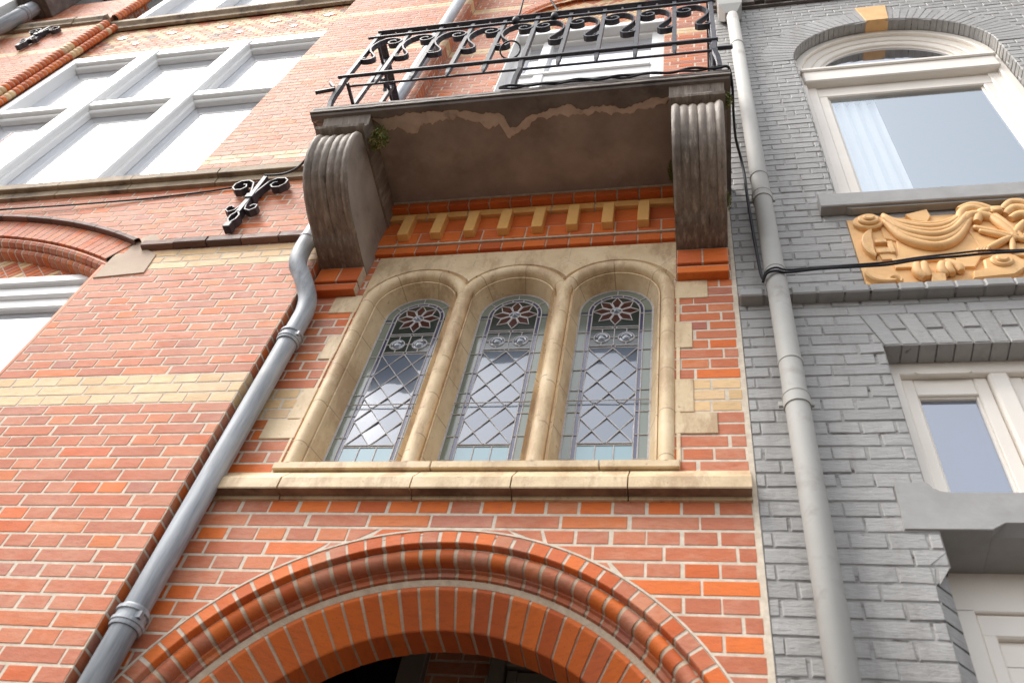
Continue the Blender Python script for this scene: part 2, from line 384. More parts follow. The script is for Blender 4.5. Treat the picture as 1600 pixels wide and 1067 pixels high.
def brick_wall(mb, f, u0, u1, v0, v1, holes=(), typ=None, X0=.158, style='red', gap=.0088, cuts=()):
    k0 = math.floor((v0-ZB)/CH+1e-6); k1 = math.ceil((v1-ZB)/CH-1e-6)
    rows_ = []
    for k in range(k0, k1):
        zz = [max(v0, ZB+k*CH)]+sorted(c for c in cuts if max(v0, ZB+k*CH)+.002 < c < min(v1, ZB+(k+1)*CH)-.002)+[min(v1, ZB+(k+1)*CH)]
        rows_ += [(k, zz[i], zz[i+1]) for i in range(len(zz)-1)]
    for k, lo, hi in rows_:
        if hi-lo < .004: continue
        # the joint line is thicker on some courses
        g = gap*rnd.uniform(.85, 1.15)/2
        for (a0, a1, b0, b1) in segs(u0, u1, lo, hi, holes):
            d = .0016 if style == 'red' else .0036
            if style == 'red': mb.poly([f(a0, lo, -d), f(b0, lo, -d), f(b1, hi, -d), f(a1, hi, -d)], 1)
            else: mb.poly([f(a0, lo, -d), f(b0, lo, -d), f(b1, hi, -d), f(a1, hi, -d)], 1)
            if hi-lo < .02: continue
            if k % 2 == 0: W, off = HD, 0
            else: W, off = 2*HD, (-HD/2 if k % 4 == 1 else HD/2)
            n = math.floor((min(a0, a1)-X0-off)/W)
            while True:
                s0 = X0+off+n*W; s1 = s0+W; n += 1
                if s0 > max(b0, b1): break
                j = rnd.uniform(-.003, .003)
                q = [(max(s0+g+j, a0+g*.6), lo+g), (min(s1-g+j, b0-g*.6), lo+g), (min(s1-g+j, b1-g*.6), hi-g), (max(s0+g+j, a1+g*.6), hi-g)]
                w0 = q[1][0]-q[0][0]; w1 = q[2][0]-q[3][0]
                if w0 < .012 and w1 < .012: continue
                if w0 < 0: mm = (q[0][0]+q[1][0])/2; q[0] = (mm, q[0][1]); q[1] = (mm+.001, q[1][1])
                if w1 < 0: mm = (q[2][0]+q[3][0])/2; q[3] = (mm, q[3][1]); q[2] = (mm+.001, q[2][1])
                cx = sum(p[0] for p in q)/4; cz = (lo+hi)/2
                tv = typ(cx, cz, k, n) if typ else 0
                rr = rnd.random()
                if style == 'red':
                    one_brick(mb, f, q, .0022, .006, 0, (rr, tv, rnd.random()), .0003, .0004)
                else:
                    q = [(p[0]+rnd.uniform(-.0015, .0015), p[1]+rnd.uniform(-.0022, .0022)) for p in q]
                    one_brick(mb, f, q, .0032, .007, 0, (rr, 0, rnd.random()), .0009, .0012)
def facade(y): return lambda u, v, n: (u, y-n, v)
def side_r(x): return lambda u, v, n: (x+n, u, v)       # faces +x, u = y
def arc_sweep(mb, cx, cz, prof, a0, a1, steps, mi, col=(.5, 0, .5), arcuv=False):
    """prof: [(r, y)], angle from +x axis, radians"""
    rows = []; uv = []
    for i in range(steps+1):
        a = a0+(a1-a0)*i/steps
        rows.append([(cx+r*math.cos(a), y, cz+r*math.sin(a)) for r, y in prof]); uv.append(a)
    return mb.grid(rows, mi, [col]*len(rows))
def voussoirs(mb, cx, cz, prof, a0, a1, n, tv, gapang, shift=.003, jit=0, steps=2, over=.0015):
    arc_sweep(mb, cx, cz, [(r+shift, y+shift*.6) for r, y in prof], a0, a1, 64, 1)
    da = (a1-a0)/n
    for i in range(n):
        b0 = a0+i*da+gapang/2*rnd.uniform(.7, 1.3); b1 = a0+(i+1)*da-gapang/2*rnd.uniform(.7, 1.3)
        dj = rnd.uniform(-jit, jit); col = (rnd.random(), tv(i) if callable(tv) else tv, rnd.random())
        pr = [(r+dj, y+dj*.5) for r, y in prof]
        ids = arc_sweep(mb, cx, cz, pr, b0, b1, steps, 0, col)
        for e in (0, -1):      # end walls going down to the joint
            a = b0 if e == 0 else b1
            back = [(cx+(r+shift*1.6)*math.cos(a), y+shift, cz+(r+shift*1.6)*math.sin(a)) for r, y in pr]
            bi = [mb.add(p, col) for p in back]
            for k in range(len(bi)-1): mb.face((ids[e][k], ids[e][k+1], bi[k+1], bi[k]), 0)

# ------------------------------------------------------------------ ground
mb = MB(); mb.box(-60, 60, -60, 12, -.2, 0); g = mb.build('pavement', M['pave']); g['kind'] = 'structure'

# ================================================================== BRICK HOUSE
H = thing('brick_house', 'red brick town house with cream brick bands, stone window surround and balcony', 'house', (-2, 0, 0))
AX, AZ = -.848, 2.527            # entrance arch centre
def hole_arch(z):
    d = z-AZ
    if z < AZ: return (AX-1.04, AX+1.04)
    return None if d > 1.04 else (AX-math.sqrt(1.04**2-d*d), AX+math.sqrt(1.04**2-d*d))
XO0, XO1 = -1.60, -.088          # outer frame stone of the three-light window
def hole_win(z): return (XO0+.01, XO1-.01) if 3.71 < z < 5.385 else None
def typ_center(x, z, k, n):
    if k in (12, 13, 14): return .66
    if z < 3.45: return .0 if rnd.random() < .7 else .33
    return .33 if rnd.random() < (.6 if k == 4 else .14) else 0
def typ_left(x, z, k, n):
    if k in (12, 13, 14) or k in (29, 30, 31): return .66
    if k in (79, 80, 96, 97, 107, 108): return .66
    if k == 50: return .66
    if k == 49: return .66 if n % 3 else 0
    if k == 4: return .33 if rnd.random() < .3 else 0
    return 0 if rnd.random() < .9 else .33
PX = -1.88                        # corner of the left pier
mb = MB(); brick_wall(mb, facade(0), PX, .160, 2.5, 5.42, (hole_arch, hole_win), typ_center)
part(mb, 'wall', [M['brick'], M['mortar']], H, label='central red brick bay between the pier and the grey house')
mb = MB(); mb.box(.160, .176, -.003, .05, 0, 9.6); part(mb, 'party_joint', M['mortar'], H)
# upper wall of the bay with the balcony door opening
DX0, DX1 = -1.37, -.175
def hole_door(z):
    if z < 9.1: return (DX0, DX1)
    d = z-9.1; return None if d > .62 else (-.775-math.sqrt(.62**2-d*d), -.775+math.sqrt(.62**2-d*d))
mb = MB(); brick_wall(mb, facade(0), PX, .160, 5.86, 11.2, (hole_door,), typ_left); part(mb, 'wall', [M['brick'], M['mortar']], H)
# left pier: front face and its return
BX0, BX1 = -6.10, -3.14           # recessed window bay
def arc_hole(z):
    if z < 5.2: return (BX0, BX1)
    c = 3.0; d = z-c; rr = 2.87
    if d > rr: return None
    h = math.sqrt(rr*rr-d*d); a, b = max(BX0, -4.62-h), min(BX1, -4.62+h); return (a, b) if b > a else None
def bay_hole(z):
    if 6.3 < z < 11.4: return (BX0, BX1)
    if z <= 6.0: return arc_hole(z)
    return None
mb = MB(); brick_wall(mb, facade(-.1), -7.9, PX, 2.3, 11.4, (bay_hole,), typ_left, X0=PX); part(mb, 'pier_wall', [M['brick'], M['mortar']], H, label='projecting red brick pier wall with cream brick bands')
mb = MB(); brick_wall(mb, side_r(PX), -.1, .0, 2.3, 11.2, (), typ_left, X0=-.1+.0005, gap=.009); part(mb, 'pier_return', [M['brick'], M['mortar']], H)

# ---- entrance arch
mb = MB(); a0, a1 = R(-15), R(195)
nA = int((a1-a0)*1.0/.0635)
voussoirs(mb, AX, AZ, [(1.036, .004), (1.034, -.001), (.988, -.001), (.985, .002), (.983, .046)], a0, a1, nA, lambda i: .33 if rnd.random() < .7 else 0, .0115, .003, .0008)
arc_sweep(mb, AX, AZ, [(1.045, .004), (1.044, -.003), (1.037, -.003), (1.036, .004)], a0, a1, 90, 1)
part(mb, 'arch_ring', [M['brick'], M['mortar']], H, label='outer ring of orange header bricks over the entrance')
mb = MB(); pr = [(.985, .034)]
for i in range(9):
    t = R(-60+i*26); pr.append((.951-.034*math.sin(t)*1.0-.0, .040-.034*math.cos(t)*.95+.0))
pr = [(.989, .047)]+[(.960+.029*math.cos(R(q_)), .047-.029*math.sin(R(q_))) for q_ in range(15, 181, 16)]+[(.931, .052), (.932, .066)]
voussoirs(mb, AX, AZ, pr, a0, a1, nA, lambda i: .33 if rnd.random() < .45 else 0, .014, .003, .0012)
part(mb, 'roll_moulding', [M['brick'], M['mortar_dirty']], H, smooth=40)
mb = MB()
voussoirs(mb, AX, AZ, [(.938, .066), (.927, .068), (.924, .082), (.910, .085), (.906, .096), (.893, .1)], a0, a1, nA, 0, .012, .003, .0008)
arc_sweep(mb, AX, AZ, [(.901, .088), (.896, .092), (.890, .096), (.884, .1), (.884, .11)], a0, a1, 90, 1)
part(mb, 'arch_ring', [M['brick'], M['mortar_dirty']], H, label='dark recessed ring behind the roll moulding')
mb = MB(); nB = int((a1-a0)*.87/.0645)
voussoirs(mb, AX, AZ, [(.886, .101), (.870, .101), (.866, .104), (.779, .191), (.776, .196), (.776, .315)], a0, a1, nB, .33, .0125, .0035, .0018, 2)
part(mb, 'arch_ring', [M['brick'], M['mortar_dirty']], H, label='inner splayed ring of bright orange bricks')
# porch behind the arch
mb = MB(); 
def fin(u, v, n): return (u, .88-n, v)
brick_wall(mb, fin, -1.13, -.86, 2.6, 3.9, (), lambda *a: 0); part(mb, 'porch_wall', [M['brick'], M['mortar_dirty']], H)
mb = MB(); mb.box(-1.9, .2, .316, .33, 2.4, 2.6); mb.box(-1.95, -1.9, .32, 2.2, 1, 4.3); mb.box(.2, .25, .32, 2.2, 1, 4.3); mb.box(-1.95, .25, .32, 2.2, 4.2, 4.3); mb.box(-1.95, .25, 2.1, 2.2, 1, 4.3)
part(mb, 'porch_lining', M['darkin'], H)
mb = MB()
mb.box(-1.235, -1.13, .84, .95, 2.4, 4.1, bev=.004); mb.box(-.86, -.80, .84, .95, 2.4, 4.1, bev=.004)
mb.box(-.80, .1, .86, .93, 3.62, 3.70, bev=.004); mb.box(-.79, .1, .88, .92, 3.56, 3.60); mb.box(-.79, -.75, .87, .92, 2.4, 3.6); mb.box(-.80, .1, .885, .93, 3.75, 4.1)
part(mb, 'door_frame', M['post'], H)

# ---- window sill
mb = MB(); xs = [-1.86, -1.53, -1.02, -.655, -.25, .160]
for i in range(5):
    x0, x1 = xs[i]+(.0 if i == 0 else .003), xs[i+1]-.002
    pr = [(.01, 3.846), (-.004, 3.842), (-.055, 3.768), (-.057, 3.764), (-.057, 3.716), (-.054, 3.711), (-.012, 3.713), (-.010, 3.700), (.01, 3.698)]
    dj = rnd.uniform(-.0012, .0012)
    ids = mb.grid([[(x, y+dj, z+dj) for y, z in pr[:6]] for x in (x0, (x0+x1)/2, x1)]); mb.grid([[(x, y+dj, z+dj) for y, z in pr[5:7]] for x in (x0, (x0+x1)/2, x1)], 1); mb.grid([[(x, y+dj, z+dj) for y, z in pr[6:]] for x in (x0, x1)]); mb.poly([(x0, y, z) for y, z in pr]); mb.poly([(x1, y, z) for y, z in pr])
part(mb, 'window_sill', [M['sill'], M['stain_shade']], H, label='long projecting sandstone sill under the three-light window')

# ---- stone surround of the three lights
CX = [-1.320, -.842, -.364]; ZC = 4.975; RO = .290; PIT = .239
SUR = mb = MB()
ZT = 5.392
# face plate above the springing
x = XO0; dx = .006; y = -.004
def ztop(xx):
    r = ZC
    for c in CX:
        d = abs(xx-c)
        if d < RO: r = max(r, ZC+math.sqrt(RO*RO-d*d))
    return r
n = int((XO1-XO0)/dx); xs = [XO0+(XO1-XO0)*i/n for i in range(n+1)]
for i in range(n):
    a, b = xs[i], xs[i+1]
    mb.poly([(a, y, ztop(a)), (b, y, ztop(b)), (b, y, ZT), (a, y, ZT)])
for (xa, xb) in ((XO0, CX[0]-RO), (CX[2]+RO, XO1)):
    mb.poly([(xa, y, 3.885), (xb, y, 3.885), (xb, y, ZC), (xa, y, ZC)])
for (xa) in (XO0, XO1): mb.poly([(xa, y, 3.84), (xa, .02, 3.84), (xa, .02, ZT), (xa, y, ZT)])
mb.poly([(XO0, y, ZT), (XO1, y, ZT), (XO1, .02, ZT), (XO0, .02, ZT)])
def jl(a, b, w=.0035):
    d = (Vector(b)-Vector(a)).normalized(); n_ = Vector((-d.y, d.x))*w/2
    mb.poly([(a[0]+n_.x, -.0046, a[1]+n_.y), (b[0]+n_.x, -.0046, b[1]+n_.y), (b[0]-n_.x, -.0046, b[1]-n_.y), (a[0]-n_.x, -.0046, a[1]-n_.y)], 1)
for xm in (-1.081, -.603):
    jl((xm, 5.268), (xm+.004, ZT)); jl((xm, 5.268), (xm-.072, 5.215)); jl((xm, 5.268), (xm+.074, 5.213))
jl((-1.515, 5.165), (XO0, 5.29)); jl((-.172, 5.165), (XO1, 5.28))
for z in (4.45, 4.72, 4.30, 4.10, 4.90, 5.05):
    jl((XO0, z), (CX[0]-RO, z)); jl((CX[2]+RO, z+.012), (XO1, z+.012))
part(mb, 'window_surround', [M['stone'], M['mortar_dirty']], H, label='cream sandstone surround with three round-headed openings')
SUR = bpy.data.objects['window_surround']
PW[SUR.name] = Matrix.Translation((0, 0, 0)); SUR.location = (0, 0, 0)
def light_path(R_, cx, dz=0):
    pts = [(cx-R_, 3.88)]
    pts += [(cx-R_, 3.88+(ZC-3.88)*i/10) for i in range(1, 10)]
    pts += [(cx+R_*math.cos(PI-PI*i/28), ZC+R_*math.sin(PI-PI*i/28)) for i in range(29)]
    pts += [(cx+R_, ZC-(ZC-3.88)*i/10) for i in range(1, 11)]
    return pts
prof = [(RO, -.004), (.287, .008), (.279, .017), (.272, .022)] + [(.240+.031*math.cos(R(a)), .010-.032*math.sin(R(a))) for a in range(0, 181, 18)] + [(.206, .026), (.204, .016), (.197, .016), (.196, .025), (.170, .098), (.170, .125)]
for ci, cx in enumerate(CX):
    mb = MB(); PP = [light_path(r, cx) for r, _ in prof]; n = len(PP[0])
    ln = 0; uv = []
    for i in range(n):
        if i: ln += math.hypot(PP[8][i][0]-PP[8][i-1][0], PP[8][i][1]-PP[8][i-1][1])
        uv.append(ln+.06*ci)
    def keep(k, i):   # groove outside the shared shafts is dropped below the springing
        return True
    mb.grid([[(PP[k][i][0], prof[k][1], PP[k][i][1]) for k in range(len(prof))] for i in range(n)], 0, None, False, uv)
    part(mb, 'moulding', M['stone'], SUR, smooth=50)
# quoins that bite into the brick
for sgn in (1, -1):
    ex = XO1 if sgn > 0 else XO0
    for (z0, z1, e) in ((4.908, 5.046, .138), (4.548, 4.722, .066), (4.150, 4.347, .066), (4.032, 4.147, .150)):
        mb = MB(); mb.box(min(ex-sgn*.005, ex+sgn*e), max(ex-sgn*.005, ex+sgn*e), -.0048, .02, z0, z1, bev=.0025)
        part(mb, 'quoin', M['sill'], H)
mb = MB()
for (xa, xb) in ((-1.615, -.985), (-.981, -.36), (-.356, -.075)): mb.box(xa, xb, -.0205, .125, 3.847, 3.884, bev=.003)
part(mb, 'sill_band', M['sill'], SUR)
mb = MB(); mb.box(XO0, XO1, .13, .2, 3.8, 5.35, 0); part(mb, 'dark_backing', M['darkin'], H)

# ---- leaded lights
GY = .100
def came(mb, pts, w=.0075, closed=False, y=GY-.004):
    w *= .8
    P = [Vector(p) for p in pts]
    if closed: P.append(P[0])
    rows = []
    for i, p in enumerate(P):
        if closed: a, b = P[i-1 if i else -2], P[(i+1) if i < len(P)-1 else 1]
        else: a, b = P[max(i-1, 0)], P[min(i+1, len(P)-1)]
        t = (b-a).normalized(); nn = Vector((-t.y, t.x)); h = w/2
        q = [p+nn*h, p+nn*h*.55, p-nn*h*.55, p-nn*h]
        rows.append([(q[0].x, y+.003, q[0].y), (q[1].x, y, q[1].y), (q[2].x, y, q[2].y), (q[3].x, y+.003, q[3].y)])
    mb.grid(rows, 0)
def archpts(r, cx, zb, n=20): return [(cx-r, zb)]+[(cx+r*math.cos(PI-PI*i/n), ZC+r*math.sin(PI-PI*i/n)) for i in range(n+1)]+[(cx+r, zb)]
for cx in CX:
    W = thing_part = None
    gl = MB(); y = GY
    gl.face([gl.add((p[0], y+.003, p[1])) for p in archpts(.176, cx, 3.87)], 0)
    def gp(pts, mi, yy=y): gl.face([gl.add((p[0], yy+rnd.uniform(-.0004, .0004), p[1])) for p in pts], mi)
    # border strips: olive outside, purple inside
    zs = [3.87+i*.135 for i in range(9)]
    for i in range(len(zs)-1):
        for s in (-1, 1):
            gp([(cx+s*.127, zs[i]), (cx+s*.172, zs[i]), (cx+s*.172, min(zs[i+1], ZC)), (cx+s*.127, min(zs[i+1], ZC))], 2)
            gp([(cx+s*.109, zs[i]), (cx+s*.127, zs[i]), (cx+s*.127, min(zs[i+1], ZC)), (cx+s*.109, min(zs[i+1], ZC))], 3)
    for i in range(12):
        a, b = PI*i/12, PI*(i+1)/12
        for r0, r1, mi in ((.127, .173, 2), (.109, .127, 3)):
            gp([(cx+r0*math.cos(a), ZC+r0*math.sin(a)), (cx+r1*math.cos(a), ZC+r1*math.sin(a)), (cx+r1*math.cos(b), ZC+r1*math.sin(b)), (cx+r0*math.cos(b), ZC+r0*math.sin(b))], mi)
    # star field, roundel field, teal foot
    gp(archpts(.109, cx, 4.845), 4)
    gp([(cx-.109, 4.705), (cx+.109, 4.705), (cx+.109, 4.845), (cx-.109, 4.845)], 4)
    for i in range(3):
        gp([(cx-.109+i*.0727, 3.87), (cx-.109+(i+1)*.0727, 3.87), (cx-.109+(i+1)*.0727, 4.087), (cx-.109+i*.0727, 4.087)], 5)
    for i in range(-2, 3):
        for j in range(-8, 1):
            if (i+j) % 2 == 0: continue
            vs = [(max(-2, min(2, a)), max(-8, min(0, b))) for a, b in ((i-1, j), (i, j+1), (i+1, j), (i, j-1))]
            vs = [v for q, v in enumerate(vs) if v != vs[q-1]]
            if len(set(vs)) < 3: continue
            tx, tz = rnd.uniform(-.022, .022), .048+rnd.uniform(-.014, .014)
            gl.face([gl.add((cx+a*.0545, y-.001+tx*(a-i)*.0545+tz*(b-j)*.0755, 4.695+b*.0755)) for a, b in vs], 0)
    ld = MB()
    for k in range(8):
        a = PI/8*2*k+PI/2; d = PI/8
        pet = [(cx+.027*math.cos(a-d*.9), ZC+.027*math.sin(a-d*.9)), (cx+.071*math.cos(a-d*.86), ZC+.071*math.sin(a-d*.86)), (cx+.108*math.cos(a), ZC+.108*math.sin(a)), (cx+.071*math.cos(a+d*.86), ZC+.071*math.sin(a+d*.86)), (cx+.027*math.cos(a+d*.9), ZC+.027*math.sin(a+d*.9))]
        gp(pet, 1, y-.0012); came(ld, pet, .008)
    def ring(c, z, r, n=18): return [(c+r*math.cos(2*PI*i/n), z+r*math.sin(2*PI*i/n)) for i in range(n)]
    def lens(c, z, r):
        rows = [[(c+q*r*math.cos(2*PI*i/18), y-.002-h, z+q*r*math.sin(2*PI*i/18)) for i in range(18)] for q, h in ((1, 0), (.8, .004), (.62, .003), (.45, .007), (.2, .011), (.02, .012))]
        gl.grid(rows, 6, None, True)
    came(ld, ring(cx, ZC, .026), .0075, True); lens(cx, ZC, .024)
    for s in (-1, 1):
        c = cx+s*.0545; came(ld, ring(c, 4.772, .035), .008, True); lens(c, 4.772, .033)
        for d in ((.035, 0, .052, 0), (-.035, 0, -.052, 0), (0, .035, 0, .062), (0, -.035, 0, -.062)):
            came(ld, [(c+d[0], 4.772+d[1]), (c+d[2], 4.772+d[3])], .0065)
    came(ld, archpts(.168, cx, 3.87), .012); came(ld, archpts(.127, cx, 3.87), .0075); came(ld, archpts(.109, cx, 3.87), .0075)
    for z in (4.852, 4.838, 4.712, 4.698, 4.094, 4.083): came(ld, [(cx-.109, z), (cx+.109, z)], .0065)
    for z in (4.845, 4.705): came(ld, ring(cx, z, .009, 10), .006, True)
    came(ld, [(cx, 4.838), (cx, 4.712)], .0065)
    h = .151; w_ = .109
    for r in range(4):
        zt = 4.695-r*h
        for s in (-1, 1): came(ld, [(cx, zt), (cx+s*w_, zt-h)], .0065); came(ld, [(cx+s*w_, zt), (cx, zt-h)], .0065)
    for i in (1, 2): came(ld, [(cx-.109+i*.0727, 3.87), (cx-.109+i*.0727, 4.083)], .0065)
    for z in zs[1:]:
        for s in (-1, 1): came(ld, [(cx+s*.109, z), (cx+s*.169, z)], .006)
    for i in range(1, 7):
        a = PI*i/7; came(ld, [(cx+.109*math.cos(a), ZC+.109*math.sin(a)), (cx+.127*math.cos(a), ZC+.127*math.sin(a))], .007)
    for i in (2, 5, 8):
        a = PI*i/10; came(ld, [(cx+.127*math.cos(a), ZC+.127*math.sin(a)), (cx+.163*math.cos(a), ZC+.163*math.sin(a))], .006)
    for a_ in (R(22), R(158)):
        pass
    wo = part(gl, 'leaded_window', [M['clear'], M['maroon'], M['olive'], M['purple'], M['green'], M['teal'], M['lens']], H)
    part(ld, 'lead_came', M['lead'], wo)
    sb = MB(); sb.tube([(cx-.165, GY-.012, 4.335), (cx+.165, GY-.012, 4.335)], .0028, 6); part(sb, 'saddle_bar', M['lead'], wo, True)

# ---- dentil frieze
FR = MB()
def fcourse(mb, x0, x1, z0, z1, yf, tv, w=HD, off=0):
    mb.box(x0, x1, yf+.006, .02, z0+.008, z1, 1)
    x = x0+off
    while x < x1-.01:
        xe = min(x+w, x1)
        mb.box(x+.004, xe-.004, yf, .015, z0+.004, z1-.004, 2 if tv == .66 else 0, (rnd.random(), tv, rnd.random()), .002)
        x += w
FX0, FX1 = -1.648, -.088
fcourse(FR, FX0, FX1, 5.402, 5.470, -.020, .33)
fcourse(FR, FX0, FX1, 5.478, 5.582, -.032, .33, .1145, .0)
FR.box(FX0, FX1, -.0285, .02, 5.470, 5.600, 1)
fcourse(FR, -1.6785, FX1, 5.582, 5.708, -.031, .33, .179, .0)
fcourse(FR, FX0, FX1, 5.709, 5.772, -.050, .66, .229, 0)
fcourse(FR, FX0, FX1, 5.774, 5.832, -.085, .33)
FR.box(FX0, FX1, -.090, .02, 5.832, 5.845, 1)
part(FR, 'dentil_frieze', [M['brick'], M['mortar_dirty'], M['ochreb']], H, label='brick frieze with cream dentils under the balcony')
FRo = bpy.data.objects['dentil_frieze']
mb = MB(); mb.box(-.029, .029, -.076, .0, 5.508, 5.709, 0, (.6, .66, .3), .003)
d0 = part(mb, 'dentil', [M['ochreb']], FRo, loc=None)
d0.location = (-1.499, 0, 0); d0.matrix_parent_inverse = Matrix.Identity(4)
d0.matrix_parent_inverse = PW['dentil_frieze'].inverted()
for i in range(1, 8): dup_part(d0, FRo, (-1.499+.179*i, 0, 0))

# ---- brick corbels under the brackets
LBX, RBX = (-1.868, -1.634), (-.085, .150)
for (xa, xb) in (LBX, RBX):
    mb = MB()
    for (z0, z1, yf, nb) in ((5.118, 5.240, -.055, 2), (5.050, 5.108, -.046, 1)):
        mb.box(xa+.002, xb-.002, yf+.004, .01, z0+.002, z1, 1)
        for i in range(nb):
            w_ = (xb-xa)/nb; mb.box(xa+i*w_+.004, xa+(i+1)*w_-.004, yf, .01, z0, z1-.006, 0, (rnd.random(), .33, .3), .003)
    part(mb, 'brick_corbel', [M['brick'], M['mortar_dirty']], H)

# ---- balcony
SX0, SX1, SP, SZ = -1.958, .195, -.650, 5.838
mb = MB()
pr = [(.0, 5.842), (-.58, 5.842), (SP, SZ), (SP-.001, 5.858), (-.628, 5.868), (-.632, 5.885), (-.642, 5.890), (-.642, 5.915), (-.636, 5.924), (0, 5.93)]
ns = 40; rows = []
for i in range(ns+1):
    x = SX0+(SX1-SX0)*i/ns; rows.append([(x+(0 if 0 < k < 9 else 0), y_+rnd.uniform(-.0012, .0012)*(1 if 1 < k < 9 else 0), z_+rnd.uniform(-.001, .001)*(1 if 1 < k < 9 else 0)) for k, (y_, z_) in enumerate(pr)])
ids = mb.grid(rows); mb.face(ids[0]); mb.face(ids[-1])
for f_ in range(ns): pass
BAL = part(mb, 'balcony', [M['plaster']], H, label='weathered stone balcony slab on two scroll brackets')
mb = MB(); mb.poly([(SX0+.02, -.02, 5.8412), (SX1-.02, -.02, 5.8412), (SX1-.02, -.585, 5.8412), (SX0+.02, -.585, 5.8412)]); part(mb, 'soffit', M['soffit'], BAL)
def ragged(x, pts):
    for i in range(len(pts)-1):
        if pts[i][0] <= x <= pts[i+1][0]:
            t = (x-pts[i][0])/(pts[i+1][0]-pts[i][0]); return pts[i][1]*(1-t)+pts[i+1][1]*t
    return pts[0][1] if x < pts[0][0] else pts[-1][1]
r1 = [(-1.96, -.60), (-1.52, -.584), (-1.43, -.603), (-1.25, -.595), (-1.17, -.596), (-1.06, -.569), (-.93, -.556), (-.905, -.469), (-.87, -.476), (-.82, -.52), (-.77, -.535), (-.69, -.552), (-.6, -.575), (-.53, -.538), (-.42, -.553), (-.31, -.526), (-.19, -.565), (.2, -.57)]
r2 = [(-1.96, -.60), (-1.62, -.585), (-1.57, -.505), (-1.51, -.529), (-1.45, -.488), (-1.39, -.491), (-1.36, -.534), (-1.26, -.534), (-1.24, -.549), (-1.13, -.54), (-1.07, -.508), (-1.02, -.477), (-.96, -.49), (-.92, -.415), (-.85, -.445), (-.76, -.507), (-.69, -.509), (-.64, -.513), (-.52, -.506), (-.43, -.511), (-.32, -.492), (-.22, -.509), (-.13, -.52), (-.08, -.56), (.2, -.565)]
rr = random.Random(11)
for nm, rp, zf, mt_, amp in (('plaster_coat', r1, 5.823, 'plaster', .005), ('peeling_patch', r2, 5.834, 'scar', .010)):
    mb = MB(); nx = 190; rows = []
    ph = [rr.uniform(0, 6) for _ in range(6)]
    for i in range(nx+1):
        x = SX0+.006+(SX1-SX0-.012)*i/nx
        e = ragged(x, rp)+amp*(math.sin(x*61+ph[0])+.7*math.sin(x*117+ph[1])+.6*math.sin(x*211+ph[2]))*.6+rr.uniform(-.003, .003)
        rows.append([(x, -.640, zf+.009), (x, -.632, zf), (x, (e-.632)/2, zf-rr.uniform(0, .002)), (x, e-.008, zf-.001), (x, e-.001, zf+.004), (x, e, 5.843)])
    mb.grid(rows); part(mb, nm, M[mt_], BAL, smooth=35)
# scroll brackets
curve = [(.0, 5.243), (-.10, 5.243), (-.215, 5.256), (-.225, 5.262), (-.30, 5.268), (-.36, 5.279), (-.42, 5.299), (-.475, 5.326), (-.520, 5.362), (-.556, 5.412), (-.583, 5.472), (-.599, 5.54), (-.602, 5.60), (-.592, 5.645), (-.575, 5.672), (-.55, 5.69)]
dense = []
for i in range(len(curve)-1):
    a, b = curve[i], curve[i+1]
    for k in range(3): t = k/3; dense.append((a[0]*(1-t)+b[0]*t, a[1]*(1-t)+b[1]*t))
dense.append(curve[-1])
def flute(t):
    if t < .15 or t > .85: u = (t if t < .5 else 1-t)/.15; return .010*math.sin(PI*min(1, u))+.001
    u = (t-.15)/.7*4; fr = u-math.floor(u); return -.008+.011*abs(math.sin(PI*fr))**.6
for (xa, xb) in (LBX, RBX):
    mb = MB(); nt_ = 48; rows = []
    for i, (p_, z_) in enumerate(dense):
        a = dense[max(i-1, 0)]; b = dense[min(i+1, len(dense)-1)]; tx, tz = b[0]-a[0], b[1]-a[1]; l = math.hypot(tx, tz) or 1
        nx_, nz_ = tz/l, -tx/l     # outward normal (towards -y / -z)
        nx_, nz_ = -abs(nx_) if tx <= 0 or True else nx_, nz_
        nn = Vector((-(b[1]-a[1])/l, (b[0]-a[0])/l))
        k = 0 if p_ > -.222 else min(1, (-.222-p_)/.02)
        rows.append([(xa+(xb-xa)*j/nt_, p_+nn.x*(flute(j/nt_)*k), z_+nn.y*(flute(j/nt_)*k)) for j in range(nt_+1)])
    ids = mb.grid(rows)
    for e in (0, -1):
        pts = [r_[e] for r_ in ids]; X = xa if e == 0 else xb
        top = mb.add((X, -.55, 5.70)); bk = mb.add((X, 0.0, 5.70)); mb.face(pts+[top, bk], 1)
    br = part(mb, 'bracket', [M['weather'], M['bside']], BAL, smooth=45)
    mb = MB(); pr = [(-.0, 5.668), (-.60, 5.668), (-.620, 5.676), (-.627, 5.688), (-.622, 5.700), (-.606, 5.704), (-.606, 5.712), (-.598, 5.730), (-.590, 5.762), (-.604, 5.80), (-.618, 5.825), (0, 5.828)]
    rows = []
    for j in range(13):
        x = xa-.012+(xb-xa+.024)*j/12; rows.append([(x, y_+rnd.uniform(-.002, .002), z_+rnd.uniform(-.0015, .0015)) for y_, z_ in pr])
    ids = mb.grid(rows); mb.face(ids[0]); mb.face(ids[-1]); part(mb, 'bracket_cap', M['weather'], BAL, smooth=30)

